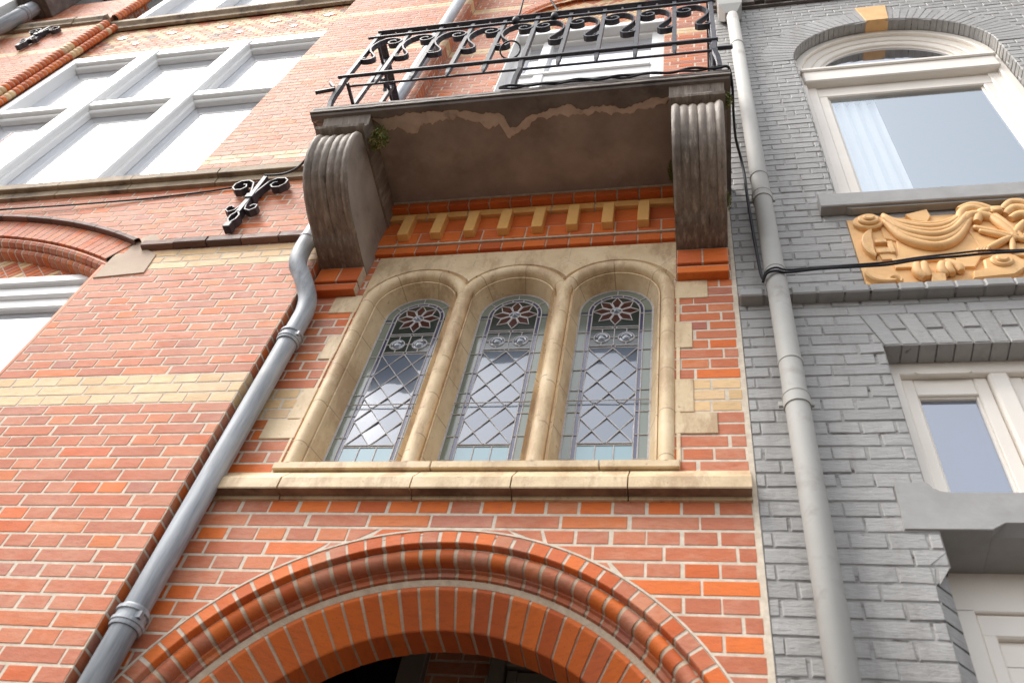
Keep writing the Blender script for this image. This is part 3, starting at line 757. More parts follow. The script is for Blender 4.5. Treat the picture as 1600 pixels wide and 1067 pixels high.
# ---- railing (all bars are pieces of the balcony)
RP = -.660; ZL, ZU, ZH = 6.275, 6.935, 7.02
NB = 11; bx = [-1.885+.2018*i for i in range(NB)]
mb = MB(); b_ = .0115
for s in (0,):
    mb.box(-b_, b_, -b_, b_, ZL-.03, ZH); 
    i4 = [mb.add((x, y_, ZL-.03)) for x, y_ in ((-b_, -b_), (b_, -b_), (b_, b_), (-b_, b_))]; tp = mb.add((0, 0, ZL-.125))
    i5 = [mb.add((x*.8, y_*.8, ZL-.085)) for x, y_ in ((-b_, -b_), (b_, -b_), (b_, b_), (-b_, b_))]
    for k in range(4): mb.face((i4[k], i4[(k+1) % 4], i5[(k+1) % 4], i5[k])); mb.face((i5[k], i5[(k+1) % 4], tp))
b0 = part(mb, 'baluster', M['iron'], BAL)
b0.location = (bx[1], RP, 0)
for i in range(2, NB-1):
    if i != 5: dup_part(b0, BAL, (bx[i], RP, 0))
def foot(x, sgn):
    mb = MB(); q = .013
    mb.box(x-q, x+q, RP-q, RP+q, ZL-.06, ZH+.005, bev=.002)
    pts = [(x, RP, ZL-.05), (x+sgn*.004, RP+.004, ZL-.12), (x-sgn*.012, RP+.02, ZL-.19), (x-sgn*.018, RP+.035, ZL-.26), (x-sgn*.005, RP+.05, 5.925)]
    mb.tube(pts, 1, flat=(.028, .022))
    return mb
for i, sg in ((0, 1), (5, 1), (10, -1)):
    part(foot(bx[i], sg), 'post', M['iron'], BAL)
for (sx, pts) in ((1, [(bx[0]-.03, RP, ZL-.13), (bx[0]-.075, RP-.005, ZL-.06)]), (1, [(bx[0]-.02, RP, ZL-.15), (bx[0]-.12, RP-.005, ZL-.19)]), (1, [(bx[10]+.015, RP, ZL-.10), (bx[10]+.085, RP-.01, ZL-.13)])):
    mb = MB(); mb.tube(pts, 1, flat=(.020, .014)); part(mb, 'strap_end', M['iron'], BAL)
def rail(name, y0, x0, x1, z, hy, hz):
    mb = MB(); mb.box(x0, x1, y0-hy, y0+hy, z-hz, z+hz, bev=min(hy, hz)*.3); return part(mb, name, M['iron'], BAL)
rail('lower_rail', RP-.012, bx[0]-.045, bx[10]+.02, ZL, .010, .009)
rail('lower_rail', RP+.045, bx[0], bx[10], ZL, .006, .006)
rail('upper_rail', RP-.012, bx[0]-.055, bx[10]+.02, ZU, .008, .008)
rail('hand_rail', RP+.0, bx[0]-.015, bx[10]+.012, ZH+.008, .024, .006)
for i in range(NB-1):
    x = (bx[i]+bx[i+1])/2; mb = MB(); mb.lathe(x, RP, [(.0, ZH-.004), (.006, ZH-.003), (.007, ZH+.001), (.007, ZH+.003)], 8); part(mb, 'rivet', M['white'], BAL)
for x in (bx[0], bx[10]):
    for nm, z, hx, hz in (('side_rail', ZL, .008, .008), ('side_rail', ZU, .008, .008), ('side_hand_rail', ZH+.008, .02, .006)):
        mb = MB(); mb.box(x-hx, x+hx, RP+.025, -.004, z-hz, z+hz); part(mb, nm, M['iron'], BAL)
    for yy in (-.5, -.33, -.16):
        dup_part(b0, BAL, (x, yy, 0))
    for yy in (-.415, -.245):
        mb = MB()
        sp = [(x, yy+(.055-.0055*t)*math.cos(t*.62), ZU-.09+(.055-.0055*t)*math.sin(t*.62)) for t in range(0, 10)]
        P = [Vector(p) for p in sp]
        rows = [[(p.x-.012, p.y, p.z), (p.x+.012, p.y, p.z), (p.x+.012, p.y, p.z+.006), (p.x-.012, p.y, p.z+.006)] for p in P]; mb.grid(rows, 0, None, True); part(mb, 'side_scroll', M['iron'], BAL)
def spiral(cx, cz, r0, r1, a0, a1, n=22): return [(cx+(r0+(r1-r0)*i/n)*math.cos(a0+(a1-a0)*i/n), cz+(r0+(r1-r0)*i/n)*math.sin(a0+(a1-a0)*i/n)) for i in range(n+1)]
def scroll_mesh(s):
    """S-scroll between two bars; origin at the bar at its foot side, s=+1 spiral to the right"""
    w_ = .2018; mb = MB()
    pts = spiral(w_*.71, ZU-.122, .016, .054, R(-330), R(60), 26)       # from the eye outwards to the crown
    pts += [(w_*.62, ZU-.048), (w_*.40, ZU-.046), (w_*.20, ZU-.085), (w_*.085, ZU-.15), (w_*.075, ZU-.21), (w_*.16, ZU-.265), (w_*.34, ZU-.318), (w_*.45, ZU-.355), (w_*.46, ZU-.385), (w_*.38, ZU-.410), (w_*.24, ZU-.412), (w_*.13, ZU-.402)]
    pts += spiral(w_*.125, ZU-.385, .016, .010, R(-95), R(-330), 8)
    pts = [(x*s, z) for x, z in pts]
    sm = [pts[0]]
    for i in range(1, len(pts)-1): sm.append(((pts[i-1][0]+2*pts[i][0]+pts[i+1][0])/4, (pts[i-1][1]+2*pts[i][1]+pts[i+1][1])/4))
    sm.append(pts[-1])
    t = .0048; hw = .016; rows = []
    for i, p in enumerate(sm):
        a = Vector(sm[max(i-1, 0)]); b = Vector(sm[min(i+1, len(sm)-1)]); d = (b-a).normalized(); n_ = Vector((-d.y, d.x))*t
        rows.append([(p[0]+n_.x, -hw, p[1]+n_.y), (p[0]+n_.x, hw, p[1]+n_.y), (p[0]-n_.x, hw, p[1]-n_.y), (p[0]-n_.x, -hw, p[1]-n_.y)])
    ids = mb.grid(rows, 0, None, True); mb.face(ids[0]); mb.face(ids[-1]); return mb
sL = part(scroll_mesh(1), 'scroll', M['iron'], BAL); sL.location = (bx[0], RP, 0)
for i in range(1, 5): dup_part(sL, BAL, (bx[i], RP, 0))
sR = part(scroll_mesh(-1), 'scroll', M['iron'], BAL); sR.location = (bx[6], RP, 0)
for i in range(7, 11): dup_part(sR, BAL, (bx[i], RP, 0))

# ---- windows helper
def frame_rect(mb, x0, x1, z0, z1, w, y0, y1, mi=0, bev=.004, wb=None, wt=None):
    wb = w if wb is None else wb; wt = w if wt is None else wt
    mb.box(x0, x0+w, y0, y1, z0, z1, mi, bev=bev); mb.box(x1-w, x1, y0, y1, z0, z1, mi, bev=bev)
    if wt: mb.box(x0+w, x1-w, y0+.002, y1, z1-wt, z1, mi, bev=bev)
    if wb: mb.box(x0+w, x1-w, y0+.002, y1, z0, z0+wb, mi, bev=bev)
def pane(parent, x0, x1, z0, z1, y, mat='pane'):
    mb = MB(); mb.poly([(x0, y, z0), (x1, y, z0), (x1, y, z1), (x0, y, z1)]); return part(mb, 'pane', M[mat], parent)
def ring_mould(mb, cx, cz, prof, n=40, a0=0, a1=PI, mi=0): arc_sweep(mb, cx, cz, prof, a0, a1, n, mi)

# ---- balcony door with fanlight field above
mb = MB(); frame_rect(mb, DX0, DX1, 5.93, 8.98, .10, .10, .17, wb=.1, wt=.12)
mb.box(DX0+.1, DX1-.1, .105, .17, 8.02, 8.17, bev=.006); mb.box(DX0+.1, DX1-.1, .085, .12, 8.14, 8.185, bev=.008)
mb.box(-1.16, -1.08, .092, .17, 5.93, 8.9, bev=.006)
mb.box(DX0-.001, DX0+.006, .0, .12, 5.93, 9.1)
mb.box(DX0, DX1, .028, .11, 8.90, 8.985, bev=.006)
dr = part(mb, 'balcony_door', M['white'], H, label='white framed balcony door behind the railing')
pane(dr, DX0+.1, DX1-.1, 5.95, 8.04, .14, 'paneb'); pane(dr, DX0+.1, DX1-.1, 8.15, 8.9, .14, 'paneb')
def tile_field(name, parent, x0, x1, z0, z1, y, inside=None, s=.058, kind='basket'):
    mb = MB(); mb.poly([(x0, y+.003, z0), (x1, y+.003, z0), (x1, y+.003, z1), (x0, y+.003, z1)], 1)
    nx_ = int((x1-x0)/s); nz_ = int((z1-z0)/s)
    for i in range(-nz_-4, 2*nx_+nz_+4):
        for j in range(-2*nx_-4, 2*nx_+2*nz_+8):
            # diagonal lattice: rotate a brick grid by 45 degrees
            u = i*s; v = j*s*.5
            cx_ = x0+(u-v)*.7071+(i % 2)*0; cz_ = z0+(u+v)*.7071-.2
            if not (x0+.01 < cx_ < x1-.01 and z0+.01 < cz_ < z1-.01): continue
            if inside and not inside(cx_, cz_): continue
            a = ((i // 2)+(j // 4)) % 3
            tv = .66 if a < 2 and (i+j) % 5 else (0 if (i+j) % 2 else .33)
            hw, hh = s*.47, s*.235-.004
            pts = []
            for du, dv in ((-hw, -hh), (hw, -hh), (hw, hh), (-hw, hh)): pts.append((cx_+(du-dv)*.7071, cz_+(du+dv)*.7071))
            one_brick(mb, facade(y), [pts[0], pts[1], pts[2], pts[3]], .0015, .004, 0, (rnd.random(), tv, rnd.random()), .0002)
    return part(mb, name, [M['brick'], M['mortar']], parent)
tile_field('tympanum', H, DX0-.05, DX1+.05, 8.98, 9.75, .03, lambda x, z: (x+.775)**2+(z-9.1)**2 < .62**2 or z < 9.1, .075)
mb = MB(); voussoirs(mb, -.775, 9.1, [(.80, -.004), (.70, -.004), (.70, .01)], R(0), R(180), 34, .0, .012)
voussoirs(mb, -.775, 9.1, [(.70, .012), (.685, -.004), (.665, -.01), (.645, 0), (.635, .02), (.62, .03)], R(0), R(180), 34, .33, .012)
part(mb, 'arch_ring', [M['brick'], M['mortar']], H, label='brick arch over the balcony door')

# ---- string courses on the left
def string(name, x0, x1, prof, mats, yb, seg=None, label=None, cols=None):
    mb = MB(); x = x0
    while x < x1-.01:
        xe = min(x+(seg*rnd.uniform(.9, 1.1) if seg else x1-x0), x1)
        if xe > x1-.05: xe = x1
        dj = rnd.uniform(-.005, .005) if seg else 0; col = (rnd.random(), 1.0, rnd.random()) if cols else (.5, 0, .5)
        ids = mb.grid([[(xx, y_+dj, z_+dj*.5) for y_, z_ in prof] for xx in (x+(.003 if seg else .001), xe-(.003 if seg else .001))], 0, [col, col]); mb.face(ids[0]); mb.face(ids[-1]); x = xe
    return part(mb, name, mats, H, label=label)
tan = mat_simple('brown_stone', (.26, .19, .12), (.42, .32, .21), 9, .75, .003, ((.09, .06, .045), 5, .52, .8)); M['tan'] = tan
string('string_course', -7.9, PX, [(-.1, 6.348), (-.155, 6.342), (-.160, 6.335), (-.160, 6.275), (-.155, 6.270), (-.128, 6.270), (-.126, 6.205), (-.1, 6.20)], tan, -.1, .55, 'brown stone string course below the large window')
string('string_course', -2.985, PX+.01, [(-.1, 5.522), (-.130, 5.513), (-.137, 5.505), (-.137, 5.462), (-.131, 5.456), (-.1, 5.452)], [M['brick']], -.1, .21, 'short course of dark bricks below the iron wall anchor', True)
for z in (10.44,):
    string('cornice', -7.9, BX0-.0, [(-.1, z+.18), (-.15, z+.17), (-.155, z+.09), (-.13, z+.05), (-.128, z+.01), (-.1, z)], tan, -.1, .7)
    mb = MB(); pr = [(.0, z+.2), (-.06, z+.185), (-.065, z+.10), (-.03, z+.06), (-.028, z+.0), (.0, z-.01)]
    ids = mb.grid([[(x, y_, z_) for y_, z_ in pr] for x in (BX0, BX1)]); part(mb, 'cornice', tan, H)
    string('cornice', BX1, PX, [(-.1, z+.18), (-.15, z+.17), (-.155, z+.09), (-.13, z+.05), (-.128, z+.01), (-.1, z)], tan, -.1, .7)
# recessed bay: reveals
mb = MB()
brick_wall(mb, side_r(BX0), -.1, .03, 4.3, 5.45, (), typ_left, X0=-.1); 
part(mb, 'reveal', [M['brick'], M['mortar']], H)
# roll jamb columns on the left of the big window, bricks stacked
def roll_jamb(name, x, z0, z1, yc, r, tvf):
    mb = MB(); mb.lathe(x, yc, [(r-.004, z0), (r-.004, z1)], 14, 1); z = z0
    while z < z1:
        zt = z+CH; k = round((z-ZB)/CH); col = (rnd.random(), tvf(k), rnd.random())
        rows = [[(x+q*math.cos(2*PI*i/14), yc+q*math.sin(2*PI*i/14), zz) for i in range(14)] for q, zz in ((r-.004, z+.004), (r, z+.008), (r, zt-.008), (r-.004, zt-.004))]
        mb.grid(rows, 0, [col]*4, True); z = zt
    return part(mb, name, [M['brick'], M['mortar']], H, smooth=50)
yb_ = lambda k: .66 if k in (79, 80, 96, 97, 98, 107) else .33
roll_jamb('roll_jamb', BX0+.03, 6.35, 10.42, -.075, .045, yb_); roll_jamb('roll_jamb', BX0+.115, 6.35, 10.42, -.035, .035, yb_)
roll_jamb('roll_jamb', BX0+.03, 10.65, 12.2, -.075, .045, yb_)
mb = MB(); brick_wall(mb, side_r(BX0), -.1, .12, 6.35, 11.4, (), typ_left, X0=-.1); part(mb, 'reveal', [M['brick'], M['mortar']], H)

# large three-light window
WX0, WX1, WZ0, WZ1 = -5.93, -3.03, 6.30, 9.545
mb = MB(); frame_rect(mb, WX0, WX1, WZ0, WZ1, .09, -.012, .09, bev=.006, wt=.07)
for c in (-5.05, -4.075):
    mb.box(c-.082, c+.082, -.02, .09, WZ0, WZ1-.02, bev=.012); mb.box(c-.105, c+.105, .03, .09, WZ0, WZ1-.02, bev=.01)
for (xa, xb) in ((WX0+.09, -5.13), (-4.97, -4.155), (-3.995, WX1-.09)):
    for z, hz in ((WZ1-.075, .06), (8.22, .055)):
        mb.box(xa-.01, xb+.01, -.006, .09, z-hz, z+hz-.012, bev=.01); mb.box(xa, xb, .03, .09, z-hz-.055, z-hz, bev=.01)
bw = part(mb, 'large_window', M['white'], H, label='wide white window of three tall lights with transoms')
for (xa, xb) in ((WX0+.08, -5.1), (-5.0, -4.13), (-4.02, WX1-.08)):
    pane(bw, xa, xb, WZ0, 8.2, .085, 'paneb'); pane(bw, xa, xb, 8.2, WZ1, .085, 'paneb')
# patterned brick panel above it: cream diamonds on red, white centres
mb = MB(); y = .0; x0, x1, z0, z1 = BX0+.1, BX1+.4, 9.55, 10.46
mb.poly([(x0, y+.02, 9.5), (x1, y+.02, 9.5), (x1, y+.02, z1), (x0, y+.02, z1)], 1)
s = .0625; P = .575; ZD = 10.17
nz_ = int((z1-z0)/s)
for j in range(nz_+1):
    zc_ = z0+(j+.5)*s
    i = 0; xx = x0+.06*(j % 2)
    while xx < x1:
        cxm = ((xx+.056+5.18+P/2) % P)-P/2; dz = zc_-ZD; d = abs(cxm)/(P/2)+abs(dz)/.29
        tv = .66 if .38 < d < .80 or 1.02 < d < 1.35 else (.33 if d < .38 else (1.0 if d < 1.02 and rnd.random() < .25 else 0))
        if j < 3: tv = .66 if j != 1 else 0
        col = (rnd.random(), tv, rnd.random())
        q = [(xx+.004, zc_-s/2+.004), (xx+.112, zc_-s/2+.004), (xx+.112, zc_+s/2-.004), (xx+.004, zc_+s/2-.004)]
        if q[1][0] < x1: one_brick(mb, facade(y+.017), q, .002, .005, 0, col, .0002)
        xx += .117
for k in range(-2, 4):
    for (xc_, zc_, h_) in ((-4.605+P*k, ZD, .045), (-4.318+P*k, ZD-.25, .030)):
        if x0 < xc_ < x1: mb.prism([(xc_-h_*1.5, zc_), (xc_, zc_-h_), (xc_+h_*1.5, zc_), (xc_, zc_+h_)], y+.010, y+.02, 2, .003)
part(mb, 'patterned_panel', [M['brick'], M['mortar'], M['white']], H, label='cream and red patterned brick panel above the large window')
# next storey window
mb = MB(); frame_rect(mb, WX0, WX1, 10.62, 13.2, .10, -.012, .09, bev=.006)
for c in (-5.05, -4.075): mb.box(c-.085, c+.085, -.02, .09, 10.62, 13.2, bev=.012)
mb.box(WX0, WX1, -.03, .09, 10.60, 10.72, bev=.01); mb.box(-4.0, WX1, -.02, .08, 11.0, 11.1, bev=.01)
uw = part(mb, 'upper_window', M['white'], H); pane(uw, WX0+.05, WX1-.05, 10.7, 13.1, .085, 'paneb')
# lower left segmental window
mb = MB(); frame_rect(mb, WX0-.1, WX1, 3.0, 5.405, .09, -.01, .09, bev=.008, wt=.07)
mb.box(WX0, WX1, .02, .09, 5.24, 5.335, bev=.014); mb.box(WX0, WX1, .045, .09, 5.16, 5.25, bev=.01)
for c in (-5.05, -4.075): mb.box(c-.082, c+.082, -.02, .09, 3.0, 5.34, bev=.012)
lw = part(mb, 'arched_window', M['white'], H, label='white framed window under the segmental brick arch')
pane(lw, WX0-.05, WX1-.05, 3.0, 5.2, .085, 'paneb')
tile_field('tympanum', H, BX0, BX1+.02, 5.38, 5.86, .012, None, .085)
SC = (-4.62, 3.0)
aa, ab = math.atan2(1, 0)-.545, math.atan2(1, 0)+.545
mb = MB(); voussoirs(mb, *SC, [(2.962, -.098), (2.960, -.104), (2.795, -.104), (2.792, -.098), (2.790, -.078), (2.780, -.076)], aa, ab, 50, lambda i: .33 if rnd.random() < .3 else 0, .0035, .003, .0003, 1)
part(mb, 'arch_ring', [M['brick'], M['mortar']], H, label='flat segmental arch of red bricks over the lower left window')
mb = MB(); voussoirs(mb, *SC, [(2.790, -.076), (2.785, -.090), (2.765, -.100), (2.745, -.092), (2.735, -.072), (2.733, -.05)], aa-.018, ab, 50, 0, .004, .002, .001, 1)
voussoirs(mb, *SC, [(2.740, -.05), (2.730, -.058), (2.716, -.060), (2.704, -.05), (2.700, -.03), (2.700, .02)], aa-.022, ab, 50, 0, .004, .002, .001, 1)
part(mb, 'roll_moulding', [M['brick'], M['mortar']], H)
mb = MB(); voussoirs(mb, *SC, [(2.998, -.10), (2.998, -.13), (2.990, -.138), (2.966, -.138), (2.962, -.13), (2.962, -.10)], aa-.012, ab, 16, 1.0, .0015, .003, .0005, 3)
part(mb, 'drip_moulding', [M['brick'], M['mortar']], H)
mb = MB(); mb.prism([(-3.135, 5.19), (-2.845, 5.215), (-2.865, 5.400), (-2.938, 5.452), (-2.905, 5.545), (-2.985, 5.628), (-3.055, 5.603), (-3.085, 5.43), (-3.135, 5.40)], -.106, -.05, 0, .003)
part(mb, 'springer_stone', M['spring'], H)
mb = MB(); mb.tube([(-3.155, -.085, 3.0), (-3.155, -.085, 5.33)], .018, 8, 0, col=(.5, .0, .5)); part(mb, 'jamb_roll', [M['brick']], H, True)
mb = MB(); mb.box(BX0, BX0+.1, -.1, .2, 3, 5.4); part(mb, 'jamb', M['brick'], H)
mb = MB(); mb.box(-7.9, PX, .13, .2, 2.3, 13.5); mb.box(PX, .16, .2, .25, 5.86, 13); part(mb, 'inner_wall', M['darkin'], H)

# ================================================================== GREY HOUSE
G = thing('grey_house', 'grey painted brick house with cream window frames and ochre relief panel', 'house', (1.4, 0, 0))
GX = 1.325
def h_arch(z):
    if 5.66 < z < 7.70: return (.697, 2*GX-.697)
    r = GX-.697
    if 7.70 <= z < 7.70+r: h = math.sqrt(r*r-(z-7.70)**2); return (GX-h, GX+h)
def h_low(z):
    if z < 3.446: return (.655, 1.94)
    if z < 4.541: return (.708, 1.94)
def h_pan(z): return (.712, 1.94) if 4.885 < z < 5.5 else None
def h_flat(z): # skewed lintel
    if 4.541 < z < 4.735: t = (z-4.53)/.215; return (.711-.062*t, 1.94+.06*t)
mb = MB(); brick_wall(mb, facade(0), .176, 2.6, 1.8, 9.3, (h_arch, h_low, h_pan, h_flat), None, X0=.21, style='grey', gap=.0062)
part(mb, 'wall', [M['gbrick'], M['gjoint']], G)
# flat arch of grey bricks
mb = MB(); mb.poly([(.652, .006, 4.738), (2.0, .006, 4.738), (1.94, .006, 4.53), (.711, .006, 4.53)], 1)
n = 19
for i in range(n):
    a0_, a1_ = .711+(1.94-.711)*i/n, .711+(1.94-.711)*(i+1)/n; b0_, b1_ = .650+(2.0-.650)*i/n, .650+(2.0-.650)*(i+1)/n
    if i == 9:
        mb.prism([(a0_, 4.53), (a1_, 4.53), (b1_, 4.75), (b0_, 4.75)], -.004, .01, 2, .002); continue
    g_ = .0035
    def lerp(t): return (a0_+(b0_-a0_)*t+g_, a1_+(b1_-a1_)*t-g_, 4.53+.207*t)
    cuts = [(0, .45), (.5, 1)] if i % 2 else [(0, 1)]
    for (t0, t1) in cuts:
        l0, r0_, z0_ = lerp(t0); l1, r1_, z1_ = lerp(t1)
        one_brick(mb, facade(0), [(l0, z0_), (r0_, z0_), (r1_, z1_-.003), (l1, z1_-.003)], .003, .10, 0, (rnd.random(), 0, .5), .0006, .0006)
    mb.box(a0_+g_, a1_-g_, .003, .10, 4.526, 4.535, 0, (rnd.random(), 0, .5))
mb.box(.65, 2.0, .012, .1, 4.531, 4.74, 1)
part(mb, 'flat_arch', [M['gbrick'], M['gjoint'], M['ochre']], G, label='flat arch of grey bricks with an ochre keystone')
# string course
mb = MB(); x = .178
while x < 2.6:
    dj = rnd.uniform(-.003, .003); xe = x+.108+rnd.uniform(-.006, .006)
    mb.box(x+.002, xe-.002, -.055+dj, .01, 4.832+dj*.6, 4.885+dj*.6, 0, (rnd.random(), 0, .5), .006); x = xe
mb.box(.178, 2.6, -.049, .01, 4.836, 4.880, 1)
part(mb, 'string_course', [M['gstone'], M['gjoint']], G)
# window arch ring
mb = MB(); rI = GX-.697
mbr = MB(); voussoirs(mbr, GX, 7.70, [(rI+.215, -.001), (rI+.004, -.003), (rI, .002), (rI, .085)], 0, PI, 47, 0, .009, .004, .0015, 2)
part(mbr, 'arch_ring', [M['gbrick'], M['gjoint']], G)
mb = MB(); mb.prism([(GX-.075, 7.70+rI-.012), (GX+.075, 7.70+rI-.012), (GX+.105, 8.62), (GX-.105, 8.62)], -.008, .085, 0, .003); part(mb, 'keystone', M['ochre'], G)
mb = MB(); brick_wall(mb, lambda u, v, n: (.697-n, u, v), 0, .09, 5.68, 7.70, (), None, X0=0, style='grey'); part(mb, 'reveal', [M['gbrick'], M['gjoint']], G)
mb = MB(); brick_wall(mb, lambda u, v, n: (2*GX-.697-n, u, v), 0, .09, 5.68, 7.70, (), None, X0=0, style='grey')
part(mb, 'reveal', [M['gbrick'], M['gjoint']], G)
# arched window
def arch_window():
    mb = MB(); x0, x1, z0, zs_ = .697, 2*GX-.697, 5.68, 7.70
    for (w0, w1, y0, y1) in ((0, .055, .078, .16), (.05, .115, .105, .16), (.11, .17, .118, .16), (.165, .185, .135, .16)):
        for s in (0, 1):
            a, b = (x0+w0, x0+w1) if s == 0 else (x1-w1, x1-w0); mb.box(a, b, y0, y1, z0, zs_, bev=.006)
        ring_mould(mb, GX, zs_, [(rI-w0, y1), (rI-w0, y0+.006), (rI-w0-.006, y0), (rI-w1+.006, y0), (rI-w1, y0+.006), (rI-w1, y1)], 48)
    mb.box(x0+.04, x1-.04, .055, .16, 7.44, 7.60, bev=.008); mb.box(x0+.03, x1-.03, .040, .16, 7.595, 7.635, bev=.008)
    mb.box(x0+.1, x1-.1, .115, .16, 7.30, 7.45, bev=.008); mb.box(x0+.05, x1-.05, .10, .16, 7.62, 7.76, bev=.006)
    return part(mb, 'arched_window', M['cream'], G, smooth=35, label='cream round-headed window with a fanlight')
aw = arch_window()
def glassclear():
    mt = bpy.data.materials.new('sky_reflecting_glass'); mt.use_nodes = True; t = mt.node_tree; t.nodes.remove(t.nodes['Principled BSDF']); o = t.nodes['Material Output']
    tr = N(t, 'ShaderNodeBsdfTransparent'); tr.inputs[0].default_value = (.9, .93, .95, 1); g = N(t, 'ShaderNodeBsdfGlossy'); g.inputs['Roughness'].default_value = .01; g.inputs['Color'].default_value = (.88, .95, 1, 1)
    ms = N(t, 'ShaderNodeMixShader'); ms.inputs[0].default_value = .6; L(t, tr.outputs[0], ms.inputs[1]); L(t, g.outputs[0], ms.inputs[2]); L(t, ms.outputs[0], o.inputs[0]); return mt
M['seethru'] = glassclear()
pane(aw, .86, 2*GX-.86, 5.68, 7.32, .14, 'seethru')
mb = MB(); mb.face([mb.add((GX+(rI-.175)*math.cos(PI*i/30), .14, 7.72+(rI-.175)*math.sin(PI*i/30))) for i in range(31)]); part(mb, 'pane', M['pane'], aw)
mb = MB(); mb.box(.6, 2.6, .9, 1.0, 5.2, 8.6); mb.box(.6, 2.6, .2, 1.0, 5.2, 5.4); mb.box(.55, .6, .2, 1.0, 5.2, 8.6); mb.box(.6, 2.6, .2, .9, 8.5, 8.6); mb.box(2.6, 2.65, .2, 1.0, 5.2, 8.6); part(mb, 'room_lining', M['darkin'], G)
# sill
mb = MB()
pr = [(.05, 5.70), (-.002, 5.70), (-.05, 5.688), (-.056, 5.682), (-.056, 5.572), (-.052, 5.566), (.0, 5.566)]
ids = mb.grid([[(x, y_, z_) for y_, z_ in pr] for x in (.602, 1.3, 2.2)]); mb.face(ids[0]); mb.face(ids[-1])
for (xa) in (.72,):
    mb.prism([(xa, 5.560), (xa+.02, 5.552), (2.1, 5.552), (2.12, 5.560), (2.12, 5.5665), (xa, 5.5665)], -.040, -.004)
part(mb, 'window_sill', M['gstone'], G)
# lower window of narrow lights
mb = MB(); x0, x1 = .711, 1.94
mb.box(x0, x1, .095, .2, 4.462, 4.535, bev=.004); mb.box(x0, x0+.055, .095, .2, 3.70, 4.47, bev=.006)
lights = [(.764+i*.388, .764+i*.388+.316) for i in range(3)]
for (a, b) in lights:
    mb.box(b, b+.072, .097, .2, 3.70, 4.468, bev=.010)
    frame_rect(mb, a+.002, b-.002, 3.70, 4.462, .048, .122, .2, bev=.004, wt=.095); frame_rect(mb, a+.046, b-.046, 3.72, 4.372, .012, .135, .2, bev=.003)
    mb.prism([(a+.055, 4.466), (a+.075, 4.456), (b-.075, 4.456), (b-.055, 4.466), (b-.075, 4.478), (a+.075, 4.478)], .090, .1)
cw = part(mb, 'casement_window', M['cream'], G, smooth=35, label='cream window of narrow casements above the grey stone band')
M['bluepane'] = mat_glass('blue_window_glass', (.05, .08, .14), .36, .03, .0008)
for (a, b) in lights: pane(cw, a+.05, b-.05, 3.7, 4.37, .15, 'bluepane')
# stone band with stepped end
mb = MB()
pts = [(.606, 3.585), (.857, 3.585), (.900, 3.612), (1.94, 3.612), (1.94, 3.742), (.775, 3.742), (.745, 3.747), (.725, 3.762), (.711, 3.785), (.61, 3.785)]
mb.prism(pts, -.006, .21, 0, .003)
mb.prism([(.86, 3.586), (1.94, 3.586), (1.94, 3.615), (.90, 3.615)], .032, .21)
mb.poly([(.857, -.003, 3.585), (.900, -.005, 3.612), (1.94, -.005, 3.612), (1.94, .032, 3.586), (.857, .032, 3.586)])
part(mb, 'stone_band', M['gstone'], G)
# chamfered door jamb and door frame
def hj(u, v, n): return (.705+n*0-n, u, v)
mb = MB()
for k in range(-26, 4):
    lo, hi = ZB+k*CH, ZB+(k+1)*CH
    if hi > 3.60: break
    ch = 0 if lo > 3.44 else .055
    g_ = .005; col = (rnd.random(), 0, .5)
    mb.poly([(.705, .0+ch, lo+g_), (.705, .2, lo+g_), (.705, .2, hi-g_), (.705, ch, hi-g_)], 0, col)
    if ch: mb.poly([(.650, -.0015, lo+g_), (.705, ch, lo+g_), (.705, ch, hi-g_), (.650, -.0015, hi-g_)], 0, col); mb.poly([(.648, .001, lo), (.7045, ch+.003, lo), (.7045, ch+.003, hi), (.648, .001, hi)], 1)
    mb.poly([(.7045, ch, lo), (.7045, .2, lo), (.7045, .2, hi), (.7045, ch, hi)], 1)
mb.poly([(.650, -.002, 3.45), (.705, .055, 3.44), (.705, 0, 3.50)], 0)
part(mb, 'door_jamb', [M['gbrick'], M['gjoint']], G)
mb = MB(); mb.box(.706, 1.94, .20, .3, 3.44, 3.60, bev=.004); mb.box(.706, .80, .20, .3, 1.9, 3.45, bev=.004)
mb.box(.80, 1.94, .212, .3, 3.36, 3.442, bev=.006); mb.box(.80, .845, .212, .3, 1.9, 3.37, bev=.006)
mb.box(.845, 1.94, .235, .3, 3.27, 3.362, bev=.004); mb.box(.845, .91, .235, .3, 1.9, 3.28, bev=.004); mb.box(.91, 1.9, .25, .3, 3.255, 3.275, bev=.003); mb.box(.91, .925, .25, .3, 1.9, 3.26, bev=.003)
dg = part(mb, 'door_frame', M['cream'], G, smooth=35); pane(dg, .90, 1.9, 1.9, 3.3, .27, 'bluepane')
# top cornice
mb = MB(); x = .20
while x < 2.6: mb.box(x, x+.12, -.05, .02, 8.905, 8.965, bev=.004); x += .2
mb.box(.176, 2.6, -.04, .02, 8.965, 9.03, bev=.004); mb.box(.176, 2.6, -.085, .02, 9.03, 9.12, bev=.004); mb.box(.176, 2.6, -.025, .02, 8.875, 8.9)
part(mb, 'cornice', M['plank'], G)

